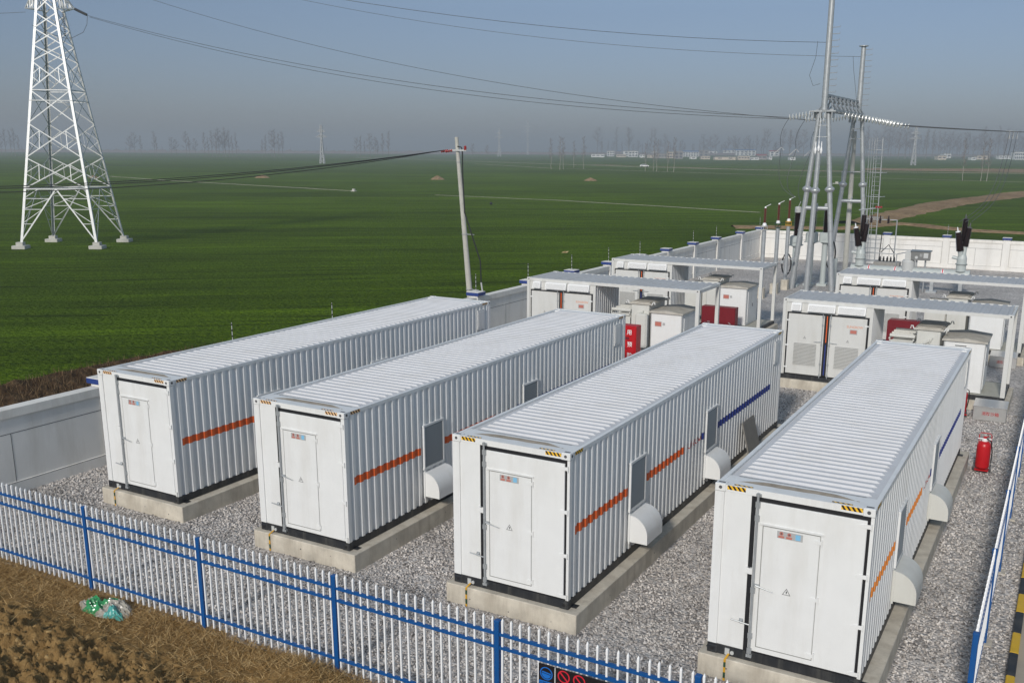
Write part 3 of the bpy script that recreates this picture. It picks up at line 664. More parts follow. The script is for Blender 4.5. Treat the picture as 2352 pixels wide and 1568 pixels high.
# ---------------------------------------------------------------- inverter / transformer skids
IL, IW, IH, IZ = 7.42, 2.42, 2.90, .33
def inverter(x0, y0, label, lp, signs=False):
    t = thing('inverter_container', label, 'open container', (x0, y0, IZ), 0, 'open sided inverter containers')
    pl = MB(); pl.bbox(-.12, IL+.15, -.12, IW+.15, -IZ-.05, -.002, .012)
    tag(pl.build('container_plinth', CONC, None, loc=(x0, y0, IZ)), lp, 'concrete plinth', 'concrete plinths under the inverter containers')
    m = MB()
    for (a, b, c, d) in ((0,.12,0,.12),(IL-.14,IL,0,.13),(0,.12,IW-.12,IW),(IL-.14,IL,IW-.13,IW)): m.box(a, b, c, d, .16, IH-.12)
    m.box(.12, IL-.14, 0.003, .06, IH-.13, IH-.015); m.box(.12, IL-.14, IW-.06, IW-.003, IH-.13, IH-.015); m.box(.003, .07, .12, IW-.12, IH-.11, IH-.015); m.box(IL-.08, IL-.003, .13, IW-.13, IH-.13, IH-.015)
    m.build('frame', INVW, t)
    for (cx, cy, sx, sy) in ((-.004,-.006,1,1),(IL+.004,-.006,-1,1),(IL+.004,IW+.006,-1,-1),(-.004,IW+.006,1,-1)):
        c = MB(); casting(c, cx, cy, IH-.12, sx, sy); k = c.build('corner_casting', INVW, t)
        h = MB(); X = cx+sx*.09; Y = cy+sy*.08
        h.lathe([(.028,0),(.028,.003)], (X, cy-sy*.001, IH-.06), (0,-sy,0), 10); h.lathe([(.028,0),(.028,.003)], (cx-sx*.001, Y, IH-.06), (-sx,0,0), 10); h.build('hole', GREYD, k)
    m = MB(); m.box(0, IL, .004, .10, .0, .155); m.box(0, IL, IW-.10, IW-.004, .0, .155); m.box(0, .1, .10, IW-.10, .0, .155); m.box(IL-.1, IL, .10, IW-.10, .0, .155)
    m.bbox(IL-.16, IL+.01, -.008, .15, 0, .12, .01); m.bbox(IL-.16, IL+.01, IW-.15, IW+.008, 0, .12, .01); m.bbox(-.01, .16, -.008, .15, 0, .12, .01)
    m.build('base_rail', BLACK, t)
    m = MB(); m.box(.1, IL-.1, .1, IW-.1, .12, .16); m.build('floor_plate', PLATE, t)
    # roof: ribs run across the short way
    P = prof_pts(.10, IL-.10, per=.278, dep=.032); V = []; z1 = IH-.008
    for a, q in P:
        V += [(a, .03, z1-.045), (a, .075, z1-q), (a, IW-.075, z1-q), (a, IW-.03, z1-.045)]
    m = MB(); F = []
    for i in range(len(P)-1):
        for k in range(3): F.append((4*i+k, 4*i+4+k, 4*i+5+k, 4*i+1+k))
    m.add(V, F); m.build('roof', INVR, t)
    # cabin
    m = MB(); m.box(.12, 3.06, .035, .08, 2.42, IH-.13); m.box(.12, .16, .035, .08, .16, 2.42); m.box(2.99, 3.10, .03, .08, .16, IH-.13); m.box(.06, .10, .12, IW-.12, .16, IH-.11); m.build('cabin_wall', INVW, t)
    m = MB(); sheet_side(m, 3.10, 1, .08, IW-.06, .16, IH-.10, per=.2, dep=.034); m.build('partition_wall', SIDEW, t)
    m = MB(); P = prof_pts(.12, 3.06, per=.2225, dep=.03); V = []
    for a, q in P: V += [(a, IW-.01-q, .16), (a, IW-.01-q, IH-.13)]
    m.add(V, [(2*i, 2*i+1, 2*i+3, 2*i+2) for i in range(len(P)-1)]); m.build('back_wall', SIDEW, t)
    m = MB(); m.box(.16, 2.99, .024, .06, 2.375, 2.42); m.box(.16, .20, .024, .06, .17, 2.375); m.box(2.94, 2.98, .024, .06, .17, 2.375); m.box(1.45, 1.70, .024, .06, .17, 2.375); m.box(.20, 2.94, .024, .06, .155, .20); m.build('gasket', RUBBER, t)
    m = MB(); m.box(1.555, 1.588, .012, .023, 1.42, 2.36); m.build('stripe', ORANGE, t)
    m = MB(); m.box(1.555, 1.588, .012, .023, .25, 1.34); m.build('stripe', BLUES, t)
    for k, (a, b) in enumerate(((.215, 1.485), (1.655, 2.925))):
        d = MB(); d.bbox(a, b, -.004, .05, .205, 2.365, .008); do = d.build('door', INVW, t)
        l = MB(); a1, b1 = a+.25, b-.22; l.box(a1-.03, b1+.03, -.012, -.003, .50, 1.36)
        z = .53
        while z < 1.32: l.add([(a1,-.013,z),(b1,-.013,z),(b1,-.030,z+.012),(a1,-.030,z+.012)], [(0,3,2,1)]); l.add([(a1,-.030,z+.012),(b1,-.030,z+.012),(b1,-.0125,z+.022),(a1,-.0125,z+.022)], [(0,1,2,3)]); l.add([(a1,-.0135,z+.022),(b1,-.0135,z+.022),(b1,-.0135,z+.042),(a1,-.0135,z+.042)], [(0,1,2,3)], 1); z += .05
        l.build('louver', [INVW, SEAMGAP], do)  # second slot: dark strips painted as the shade between slats
        m = MB(); xr = b-.05 if k == 0 else a+.05; m.tube((xr,-.03,.14), (xr,-.03,2.44), .016, n=6)
        for z in (.2, .6, 1.3, 2.0, 2.3): m.box(xr-.03, xr+.03, -.036, -.003, z, z+.07)
        m.build('lock_rod', GALV, do)
        m = MB(); m.tube((xr,-.045,1.44), (xr+(-.27 if k == 0 else .27),-.05,1.42), .013, .008, n=6); m.build('handle', GALV, do)
        for z in (.4, 1.2, 2.1):
            xh = a+.0 if k == 0 else b; m = MB(); m.box(xh-.06, xh+.06, -.016, -.003, z, z+.05); m.build('hinge', WHITE, do)
        c = ((a+b)/2+(-.02 if k == 0 else .03), 1.53); V = []
        for R_ in (.06, .045):
            for q in range(3): an = math.pi/2+q*2*math.pi/3; V.append((c[0]+R_*math.cos(an), -.0048, c[1]+R_*math.sin(an)))
        m = MB(); m.add(V, [(0,1,4,3),(1,2,5,4),(2,0,3,5)]); m.box(c[0]-.005, c[0]+.005, -.0048, -.0045, c[1]-.02, c[1]+.028); m.build('warning_triangle', GREYD, do)
        if k:
            m = MB(); text_mesh(m, 'SUNGROW', .12, lambda u_, v_: (2.25+u_, -.0055, 2.02+v_), width=.55); m.build('lettering', LOGO, do)
            m = MB(); m.box(2.36, 2.62, -.008, -.0045, 1.80, 1.97); s = m.build('sign_plate', SIGNG, do)
            m = MB(); m.box(2.385, 2.595, -.0095, -.0082, 1.83, 1.945); m.build('emblem', PINK, s)
    for (a, b) in ((.32,.66),(.90,1.84),(1.93,2.86)):
        m = MB(); m.prism([(.035,2.77),(-.07,2.75),(-.15,2.50),(.035,2.50)], 'x', a, b); ho = m.build('vent_hood', HOODW, t)
        l = MB(); z = .06
        for q in range(6):
            s0 = .12+q*.14; y_ = -.07-.08*s0; zz = 2.75-.25*s0
            l.add([(a+.03, y_-.004, zz), (b-.03, y_-.004, zz), (b-.03, y_-.022, zz-.016), (a+.03, y_-.022, zz-.016)], [(0,1,2,3)]); l.add([(a+.03, y_-.022, zz-.016), (b-.03, y_-.022, zz-.016), (b-.03, y_-.010, zz-.026), (a+.03, y_-.010, zz-.026)], [(0,1,2,3)], 1)
        l.build('louver', [HOODW, SEAMGAP], ho)  # lower faces coloured dark, painting shade under each slat
    return t
def transformer(x0, y0, label, lvbox):
    t = thing('transformer', label, 'transformer', (x0, y0, IZ+.16), 0, 'transformers in the open bays')
    m = MB(); m.bbox(4.50, 5.25, .40, 2.05, 0.04, 1.95, .02)
    for a in (.0,): m.tube((4.75,.39,1.50), (4.95,.36,1.62), .05, n=8); m.tube((4.92,.37,1.50), (5.02,.35,1.72), .022, n=6)
    m.build('tank', CREAM, t)
    m = MB(); m.bbox(4.42, 5.34, .34, 2.10, 1.955, 2.02, .015); m.bbox(4.50, 5.26, .42, 2.02, 2.02, 2.05, .01); m.build('lid', DUSTY, t)
    for (x, y) in ((4.40,.42),(5.36,.42),(4.40,1.98),(5.36,1.98)):
        s = 1 if x > 5 else -1; m = MB(); pts = [(x-s*.03, y, 1.94), (x+s*.02, y, 1.99), (x+s*.05, y, 2.07), (x+s*.10, y, 2.07), (x+s*.12, y, 1.98)]; m.path(pts, .022, 6); m.build('lifting_hook', WHITE, t)
    m = MB()
    for k in range(14): m.box(3.62, 4.42, .48+k*.105, .50+k*.105, .25, 1.42)
    m.build('radiator', CREAM, t)
    for k in range(4): m = MB(); m.tube((3.62,.52+k*.42,1.66), (4.44,.52+k*.42,1.66), .062, n=10); m.build('pipe', CREAM, t)
    m = MB(); m.angle((3.62,.45,1.56), (3.62,1.9,1.56), .05); m.angle((4.40,.45,1.56), (4.40,1.9,1.56), .05); m.angle((3.62,.45,1.5), (4.40,.45,1.5), .04); m.build('pipe_frame', CREAM, t)
    if lvbox:
        m = MB(); m.bbox(4.78, 5.26, .12, .395, .30, 1.62, .05); m.build('terminal_box', CREAM, t)
        m = MB(); m.box(5.262, 5.29, .15, .36, .35, 1.58); m.build('terminal_box_lid', LOUV, t)
    return t
def ring_main(x0, y0, label, plates):
    t = thing('switchgear_cabinet', label, 'cabinet', (x0, y0, IZ+.16), 0, 'gabled switchgear cabinets in the open bays')
    m = MB(); m.bbox(5.40, 6.68, .22, 1.95, .02, 1.70, .008); m.build('body', WHITE, t)
    m = MB(); m.prism([(5.34,1.702),(6.74,1.702),(6.74,1.755),(6.04,1.83),(5.34,1.755)], 'y', .15, 2.02); m.build('roof', DUSTY, t)
    m = MB(); m.box(6.682, 6.70, .45, 1.75, .12, 1.62); d = m.build('door', WHITE, t)
    m = MB(); m.box(6.7, 6.72, 1.10, 1.14, .8, .95); m.build('handle', GREYD, d)
    m = MB(); m.box(5.42, 5.435, .212, .222, .05, 1.66); m.box(6.66, 6.672, .212, .222, .05, 1.66); m.build('seam', SEAMGAP, t)
    if plates:
        m = MB(); m.box(5.58, 5.86, .212, .222, 1.18, 1.38); s = m.build('sign_plate', SIGNG, t)
        m = MB(); m.box(5.595, 5.845, .2105, .2118, 1.20, 1.36); m.build('emblem', PINK, s)
        m = MB(); m.box(5.90, 6.0, .212, .222, 1.24, 1.34); m.build('sign_plate', SIGNG, t)
    else:
        m = MB(); m.box(5.75, 6.1, .205, .222, 1.55, 1.575); m.build('vent_slot', GREYD, t)
    return t
IN = [(-9.97, 20.32, 'front left inverter container, just behind the bright red fire cabinet', 'front left', True),
      (-9.98, 28.62, 'back left inverter container, nearest the thin brown insulators and the wall corner', 'back left', True),
      (.66, 20.12, 'front right inverter container, its two louvered doors fully visible', 'front right', False),
      (.69, 28.50, 'back right inverter container, just in front of the pale green gas tube', 'back right', False)]
for (x, y, lab, pos, sg) in IN:
    inverter(x, y, lab, 'concrete plinth under the inverter container %s' % pos, sg)
    transformer(x, y, 'cream transformer with dusty lid in the open bay of the %s inverter container' % pos, sg)
    ring_main(x, y, 'white gabled switchgear cabinet at the right end of the %s inverter container' % pos, sg)

# ---------------------------------------------------------------- boundary walls
def wall(label, p0, p1, piers, spikes, gapstart=None):
    """built along +Y locally from p0; inner face at local x=0 looking to +x"""
    p0 = Vector(p0); p1 = Vector(p1); d = p1-p0; Lw = d.length; rz = math.atan2(d.y, d.x)-math.pi/2
    t = thing('boundary_wall', label, 'wall', (p0.x, p0.y, 0), rz)
    m = MB(); m.box(-.24, 0, 0, Lw, -.5, 2.0); m.build('wall_panel', WALLM, t)
    m = MB(); m.bbox(-.29, .06, 0, Lw, 1.93, 2.15, .01); m.build('coping', WALLC, t)
    m = MB(); m.box(0, .04, 0, Lw, 0, .30); m.build('wall_base', WALLM, t)
    j = MB()
    ys = [q for q in piers]
    for a, b in zip([0]+ys, ys+[Lw]):
        a2, b2 = a+.26, b-.26
        if b2-a2 < .8: continue
        n = 2; j.box(.0005, .004, a2, b2, 1.52, 1.535)
        for k in range(n+1):
            y = a2+(b2-a2)*k/n; j.box(.0005, .004, y-.008, y+.008, .31 if k not in (0, n) else .31, 1.52 if k not in (0, n) else 1.9)
        j.box(.0405, .0415, a2, b2, .285, .30)
    j.build('joint', JOINT, t)
    for k, y in enumerate(ys):
        m = MB(); m.bbox(-.36, .09, y-.225, y+.225, -.3, 2.22, .008); p = m.build('pier', WALLM, t)
        m = MB(); m.bbox(-.44, .17, y-.30, y+.30, 2.222, 2.36, .008); c = m.build('cap', NAVY, p)
        m = MB(); m.bbox(-.435, .165, y-.295, y+.295, 2.361, 2.375, .006); m.build('cap_top', WALLC, c)
        if k in spikes:
            m = MB(); m.tube((-.13, y, 2.37), (-.15, y+.02, 3.12), .012, n=6)
            for z in (2.5, 2.68, 2.86, 3.04): m.lathe([(.024,0),(.024,.05)], (-.135-(z-2.4)*.02, y+(z-2.4)*.02, z), (0,0,1), 8, 1)
            m.build('sensor_rod', [LOUV, CABLEB], c)
    return t
W0, W1 = (-12.60, -3.3), (-12.62, 63.05)
py = [2.3+3.3, 6.9+3.3, 11.5+3.3, 16.1+3.3, 20.75+3.3, 25.3+3.3, 29.8+3.3, 34.25+3.3, 38.6+3.3, 42.8+3.3, 47.6+3.3, 52.3+3.3, 57.9+3.3, 63.0+3.3]
wall('long left boundary wall with blue capped piers between the containers and the field', W0, W1, py, (1,2,4,5,6,7,8,10,11,13))
xb = [-7.0, -2.94, 1.24, 5.24, 9.3, 13.4, 17.5]
bx = [ -x for x in xb ]
wall('sunlit white boundary wall with blue capped piers across the back of the yard', (-12.9, 62.95), (24, 62.6), [q+12.9 for q in xb], (2,))

# ---------------------------------------------------------------- picket fences
def fence(label, p0, p1, nposts, first_post=0.0, sp=3.04, special=None):
    p0 = Vector(p0); p1 = Vector(p1); d = p1-p0; Lf = d.length; rz = math.atan2(d.y, d.x)
    t = thing('picket_fence', label, 'fence', (p0.x, p0.y, 0), rz)
    posts = [first_post+sp*k for k in range(nposts) if -.01 <= first_post+sp*k <= Lf+.01]
    for x in posts:
        m = MB(); m.bbox(x-.04, x+.04, -.04, .04, -.2, 1.73, .006); p = m.build('post', BLUEF, t)
        m = MB(); m.bbox(x-.045, x+.045, -.045, .045, 1.73, 1.76, .01); m.build('post_cap', BLUEF, p)
        m = MB(); m.box(x-.13, x+.13, -.13, .13, -.2, .03); m.build('footing', CONC, p)
    cnt = []
    for a, b in zip(posts[:-1], posts[1:]):
        for z in (.30, 1.335, 1.545):
            m = MB(); m.box(a+.04, b-.04, -.022, .022, z-.024, z+.024); m.build('rail', BLUEF, t)
        n = 20
        for k in range(n): cnt.append(a+(b-a)*(k+.5+.0)/n)
    return t, posts, cnt
def picket_mb(m, x, y=-.0):
    r_ = .0138
    m.box(x-r_, x+r_, y-r_, y+r_, .10, 1.69); m.box(x-.0155, x+.0155, y-.0155, y+.0155, 1.69, 1.76)
    m.add([(x-.0155,y-.0155,1.76),(x+.0155,y-.0155,1.76),(x+.0155,y+.0155,1.76),(x-.0155,y+.0155,1.76),(x,y,1.805)], [(0,1,4),(1,2,4),(2,3,4),(3,0,4)])
    return m
ft, fp, fc = fence('blue railed fence of white pickets along the front of the gravel yard', (-12.27, -3.2), (8.95, -3.2), 8, 0.02, 3.03)
# pickets: the ones in view singly, the rest as one part
base_p = picket_mb(MB(), 0).build('picket', PICK, ft); 
vis = [x for x in fc if 3.0 < x < 18.0][:100]
rest = [x for x in fc if x not in vis]
base_p.location = (vis[0], -.0, 0)
for x in vis[1:]:
    c = base_p.copy(); COL.objects.link(c); c.parent = ft; c.location = (x, random.Random(int(x*100)).uniform(-.003, .003), 0); c.rotation_euler = (random.Random(int(x*77)).uniform(-.003, .003), random.Random(int(x*31)).uniform(-.008, .008), 0)
m = MB()
for x in rest: picket_mb(m, x)
tag(m.build('picket', PICK, ft), kind='stuff')
gt, gp, gc = fence('blue railed fence of white pickets running away down the right side beside the gravel lane', (8.95, -3.2), (8.86, 36.5), 12, 3.0, 3.35)
base_p = picket_mb(MB(), 0).build('picket', PICK, gt); vis = [x for x in gc if 4 < x < 26][:100]; rest = [x for x in gc if x not in vis]
base_p.location = (vis[0], 0, 0)
for x in vis[1:]:
    c = base_p.copy(); COL.objects.link(c); c.parent = gt; c.location = (x, 0, 0)
m = MB()
for x in rest: picket_mb(m, x)
tag(m.build('picket', PICK, gt), kind='stuff')
# warning boards tied to the front fence
def ring(m, cx, y, cz, R1, R0, n=24, mi=0):
    V = []
    for k in range(n):
        a = 2*math.pi*k/n; V += [(cx+R1*math.cos(a), y, cz+R1*math.sin(a)), (cx+R0*math.cos(a), y, cz+R0*math.sin(a))]
    m.add(V, [(2*k, 2*((k+1)%n), 2*((k+1)%n)+1, 2*k+1) for k in range(n)], mi)
def disc(m, cx, y, cz, R1, n=20, a0=0, a1=2*math.pi, mi=0):
    V = [(cx+R1*math.cos(a0+(a1-a0)*k/n), y, cz+R1*math.sin(a0+(a1-a0)*k/n)) for k in range(n)]; m.add(V, [tuple(range(n))], mi)
YS = -3.262
b = thing('safety_board', 'black board with a blue helmet symbol hung on the front fence rails', 'sign', (3.735, YS, 1.0))
m = MB(); m.bbox(-.125, .125, -.0, .014, -.08, .31, .004); m.build('panel', SIGNK, b)
m = MB(); ring(m, 0, -.001, .175, .10, .085); disc(m, 0, -.0012, .175, .075, 16, math.pi*1.0, math.pi*2.0); m.add([(-.075,-.0013,.185),(.075,-.0013,.17),(.07,-.0013,.19),(-.06,-.0013,.205)], [(0,1,2,3)]); m.build('emblem', SIGNBL, b)
m = MB(); m.add([(-.11,-.001,-.0),(.11,-.001,-.0),(.11,-.001,.055),(-.11,-.001,.055)], [(0,1,2,3)]); m.build('caption_bar', SIGNBL, b)
m = MB()
text_mesh(m, '必须戴安全帽', .035, lambda u_, v_: (-.10+u_, -.002, .013+v_), width=.2); m.build('lettering', SIGNK, b)
b = thing('prohibition_board', 'wide black board with red barred rings and a yellow triangle on the front fence', 'sign', (4.31, YS, 1.0))
m = MB(); m.bbox(-.43, .43, 0, .014, -.28, .31, .004); m.build('panel', SIGNK, b)
for cx in (-.30, -.06):
    m = MB(); ring(m, cx, -.001, .20, .095, .076); s_ = .068; m.add([(cx-s_-.008,-.0012,.20+s_-.008),(cx-s_+.008,-.0012,.20+s_+.008),(cx+s_+.008,-.0012,.20-s_+.008),(cx+s_-.008,-.0012,.20-s_-.008)], [(0,3,2,1)]); m.build('emblem', SIGNR, b)
    m = MB(); m.add([(cx-.1,-.001,.03),(cx+.1,-.001,.03),(cx+.1,-.001,.085),(cx-.1,-.001,.085)], [(0,1,2,3)]); m.build('caption_bar', SIGNR, b)
m = MB(); m.add([(.15,-.001,.10),(.33,-.001,.10),(.24,-.001,.27)], [(0,1,2)]); m.build('emblem', KYEL, b)
m = MB(); m.box(-.44, -.425, -.01, .03, .0, .30); m.build('clip', LOUV, b)
# plastic bag
def bag():
    t = thing('plastic_bag', 'crumpled green and clear plastic bag lying on the straw by the second fence post', 'plastic bag', (-5.30, -3.60, .0), R(-6))
    g = mat('bag_green', (.025, .28, .09), .25, var=.25, vscale=14, spec=.9); tq = mat('bag_teal', (.06, .34, .30), .25, var=.2, vscale=10, spec=.9)
    c = mat('bag_clear', (.50, .47, .40), .2, var=.3, vscale=9, spec=1.0)
    for q in (g, tq, c): q.node_tree.nodes['Principled BSDF'].inputs['Alpha'].default_value = 1.0
    c.node_tree.nodes['Principled BSDF'].inputs['Alpha'].default_value = .72
    n1, n2 = 90, 46; V = []
    for jj in range(n2+1):
        for i in range(n1+1):
            a = i/n1*2-1; b = jj/n2*2-1
            edge = 1+.18*noise.noise(Vector((a*2.2, b*1.5, 3)))+.10*noise.noise(Vector((a*6, b*6, 9)))
            wy = .26*(1-.45*abs(a)**1.6)*(1+.35*math.sin(a*2.6+.6)*.5)
            x = a*.60*edge; y = b*wy*edge + .07*math.sin(a*3.0)
            r1 = 1-max(abs(a), abs(b))**3
            ridge = (1-abs(noise.noise(Vector((a*2.4+1, b*2.0, 7)))*2))
            z = .02+r1*(.05+.11*max(0, ridge)**2+.05*(1-abs(noise.noise(Vector((a*5.5, b*4.0-a*2, 2)))*2)))+.012*noise.noise(Vector((a*13, b*9, 5)))
            z += soil_h(-5.30+x, -3.60+y)
            V.append((x, y, z))
    def region(a, b):
        w_ = a+.16*noise.noise(Vector((a*3, b*3, 11)))+.12*b
        return 0 if w_ < -.55 else (1 if w_ < .12 else (3 if w_ > .38 and b < -.15 else 2))
    parts = {0: [], 1: [], 2: [], 3: []}
    for jj in range(n2):
        for i in range(n1):
            parts[region((i+.5)/n1*2-1, (jj+.5)/n2*2-1)].append((jj*(n1+1)+i, jj*(n1+1)+i+1, (jj+1)*(n1+1)+i+1, (jj+1)*(n1+1)+i))
    for k, (nm, mm) in enumerate((('clear_end', c), ('printed_side', g), ('clear_film', c), ('teal_end', tq))):
        used_ = sorted({q for f_ in parts[k] for q in f_}); ix = {q: n for n, q in enumerate(used_)}
        m = MB(); m.add([V[q] for q in used_], [tuple(ix[q] for q in f_) for f_ in parts[k]]); m.build(nm, mm, t)
bag()

# kerb
kb = thing('striped_kerb', 'yellow and black banded kerb between the gravel and the pale road at the right edge', 'kerb', (9.355, 0, 0))
ys = [-4.7, -3.9, -3.08, -2.26, -1.44, -.6, .2, 1.15, 1.97, 2.8, 3.6, 4.5, 5.34, 6.16, 7.0, 7.9]
for k, (a, b_) in enumerate(zip(ys[:-1], ys[1:])):
    m = MB(); m.bbox(0, .135, a, b_, -.1, .125, .012); m.build('kerb_block', KBLK if k % 2 == 0 else KYEL, kb)

# ---------------------------------------------------------------- fire gear
t = thing('fire_cabinet', 'bright red fire equipment cabinet with white characters standing behind the second container', 'cabinet', (-5.35, 17.55, 0))
m = MB(); m.bbox(0, 1.46, 0, .45, .05, 2.16, .012); m.build('body', RED, t)
for a, b_ in ((.04,.72),(.74,1.42)):
    m = MB(); m.bbox(a, b_, -.014, -.002, .12, 2.08, .004); m.build('door', RED, t)
m = MB(); m.box(.98, 1.2, -.02, -.012, 1.66, 1.76); m.build('recess', DRED, t)
m = MB(); m.tube((1.02,-.03,1.35), (1.14,-.04,1.33), .012); m.lathe([(.03,0),(.03,.03)], (1.02,-.012,1.35), (0,-1,0), 10); m.build('handle', DRED, t)
m = MB()
for (ch, x, z) in (('消',.10,1.86),('防',.42,1.86),('专',.80,1.86),('用',1.10,1.86),('预',1.12,1.42),('防',1.12,1.02)):
    text_mesh(m, ch, .20, lambda u_, v_, x=x, z=z: (x+u_, -.016, z+v_))
m.build('lettering', WTXT, t)
t = thing('fire_cabinet', 'dark red double door cabinet in the shade behind the front left inverter container', 'cabinet', (-4.86, 27.25, 0))
m = MB(); m.bbox(0, 1.56, 0, .45, .02, 1.52, .012); m.build('body', DRED, t)
for a, b_ in ((.03,.77),(.79,1.53)): m = MB(); m.bbox(a, b_, -.014, -.002, .08, 1.48, .004); m.build('door', DRED, t)
m = MB(); m.tube((1.28,-.03,.86), (1.38,-.04,.80), .014); m.build('handle', LOUV, t)
m = MB(); m.tube((.3,-.03,.84), (.42,-.03,.84), .012); m.build('handle', LOUV, t)
t = thing('fire_cabinet', 'dark red round shouldered box between the two right hand inverter containers', 'cabinet', (3.13, 27.3, 0))
m = MB(); m.prism([(0,.02),(1.5,.02),(1.5,1.52),(1.44,1.60),(.06,1.60),(0,1.54)], 'y', 0, .45); m.build('body', DRED, t); m = MB(); m.bbox(.05, 1.45, -.014, -.002, .08, 1.48, .004); m.build('door', DRED, t)
def sandbox(x, y, label):
    t = thing('sand_box', label, 'sand box', (x, y, 0), 0, 'stainless steel sand boxes beside the inverter containers')
    m = MB(); m.bbox(0, .96, .02, .62, .02, .46, .012); m.build('body', STEEL, t)
    m = MB(); m.add([(-.01,0,.455),(.97,0,.455),(.97,.66,.56),(-.01,.66,.56),(-.01,0,.475),(.97,0,.475),(.97,.66,.58),(-.01,.66,.58)], [(0,3,2,1),(4,5,6,7),(0,1,5,4),(1,2,6,5),(2,3,7,6),(3,0,4,7)]); m.build('lid', STEEL, t)
    m = MB(); m.box(.47, .55, -.015, .02, .44, .47); m.build('handle', GALV, t)
    m = MB(); text_mesh(m, '消防沙箱', .13, lambda u_, v_: (.25+u_, .0175, .20+v_), width=.5); m.build('lettering', REDT, t)
sandbox(7.29, 18.72, 'shiny steel sand box with red characters in front of the front right inverter container')
sandbox(7.08, 27.45, 'shaded steel sand box seen through the open bay of the front right inverter container')
def ext(x, y, label, rz=0, sc=1):
    t = thing('wheeled_extinguisher', label, 'fire extinguisher', (x, y, 0), rz, 'red wheeled fire extinguishers')
    m = MB(); m.lathe([(.10,.12),(.165,.15),(.175,.20),(.175,.72),(.165,.79),(.12,.85),(.05,.88)], n=24); m.build('cylinder', RED, t, smooth=True)
    m = MB(); m.lathe([(.075,.87),(.075,.93),(.06,.95)], n=16); m.tube((-.17,-.02,.93), (.17,.0,.93), .014); m.build('valve_hood', WTXT, t)
    m = MB(); m.lathe([(.045,.95),(.045,.99)], n=12); m.tube((0,0,.97), (.09,-.05,1.02), .016); m.build('valve', RED, t)
    m = MB(); m.path([(-.15,.17,.12),(-.15,.17,.98),(-.12,.17,1.04),(.12,.17,1.04),(.15,.17,.98),(.15,.17,.12)], .013, 6); m.box(-.17,.17,-.16,.17,.085,.11); m.build('trolley', RED, t)
    for s in (-1, 1): 
        m = MB(); m.lathe([(.10,-.02),(.11,-.01),(.11,.01),(.10,.02)], (s*.20,.12,.11), (1,0,0), 18); wv = m.build('wheel', GREYD, t); m = MB(); m.lathe([(.05,-.025),(.05,.025)], (s*.20,.12,.11), (1,0,0), 12); m.build('rim', LOUV, wv)
    m = MB(); m.tube((-.21,.12,.11), (.21,.12,.11), .012); m.build('axle', GALV, t)
    m = MB(); m.path([(.05,-.05,.96),(.17,-.12,.90),(.21,-.05,.6),(.20,.05,.3),(.19,.1,.25)], .016, 6); m.build('hose', RED if False else CABLEB, t)
ext(8.03, 13.2, 'red wheeled fire extinguisher standing alone on the gravel lane right of the nearest container')
ext(6.90, 18.95, 'red fire extinguisher half hidden at the far corner of the rightmost battery container', R(20))
# leaning board
t = tag(MB().add([(0,0,0),(0,.98,0),(-.36,.98,1.40),(-.36,0,1.40),(.035,0,.01),(.035,.98,.01),(-.325,.98,1.41),(-.325,0,1.41)], [(0,3,2,1),(4,5,6,7),(0,1,5,4),(1,2,6,5),(2,3,7,6),(3,0,4,7)]).build('leaning_board', BOARD, loc=(2.86, 9.62, .04)), 'grey board leaning against the striped side of the third container', 'board')

# ---------------------------------------------------------------- utility pole
t = thing('utility_pole', 'leaning pale concrete pole with a black cable, standing in the field just outside the wall', 'utility pole', (-19.2, 30.4, -.8))
PT = Vector((-.72, -.2, 9.72)); m = MB(); m.tube((0,0,0), PT, .175, .10, n=16); m.build('pole', CONCP, t, smooth=False)
ax = Vector((.9, -.15, 0)); cz = PT*.93
m = MB(); m.angle(cz-ax*.55+Vector((0,-.12,0)), cz+ax*.80+Vector((0,-.12,0)), .09); m.build('crossarm', LOUV, t)
for k, s in enumerate((-.5, -.15, .72)):
    q = cz+ax*s+Vector((0,-.14,0)); e = Vector((-.9,-.12,-.12)).normalized(); m = MB()
    for i in range(4): m.lathe([(.02,0),(.07,.02),(.075,.05),(.02,.09)], q+e*(.12+.11*i) if k < 2 else q+Vector((0,0,.0+.05*i)), e if k < 2 else (0,0,1), 10)
    m.build('insulator', mat('insulator_red', (.35,.03,.03), .35) if k == 0 else MATS['insulator_red'], t)
m = MB(); c0 = cz+ax*.45+Vector((.02,-.12,-.05)); m.path([c0+Vector((-.3,0,.25)), c0+Vector((-.05,0,.2)), c0, c0+Vector((0,0,-1.2)), c0+Vector((.10,0,-3.2)), Vector((.62,-.05,3.2)), Vector((.66,-.05,2.0))], .035, 6); m.build('cable', CABLEB, t)
m = MB(); m.tube((.66,-.05,2.05), (1.02,0,-.3), .045, n=8); m.build('conduit', LOUV, t)
m = MB()
for z, rr_ in ((1.6,.19),(4.6,.16),(8.4,.125)):
    p = PT*(z/9.72); m.lathe([(rr_,0),(rr_,.05)], p, (0,0,1), 14)
    if z < 8: m.box(p.x+.1, p.x+.62, p.y-.04, p.y-.0, z+.0, z+.04)
m.build('clamp', GALV, t)

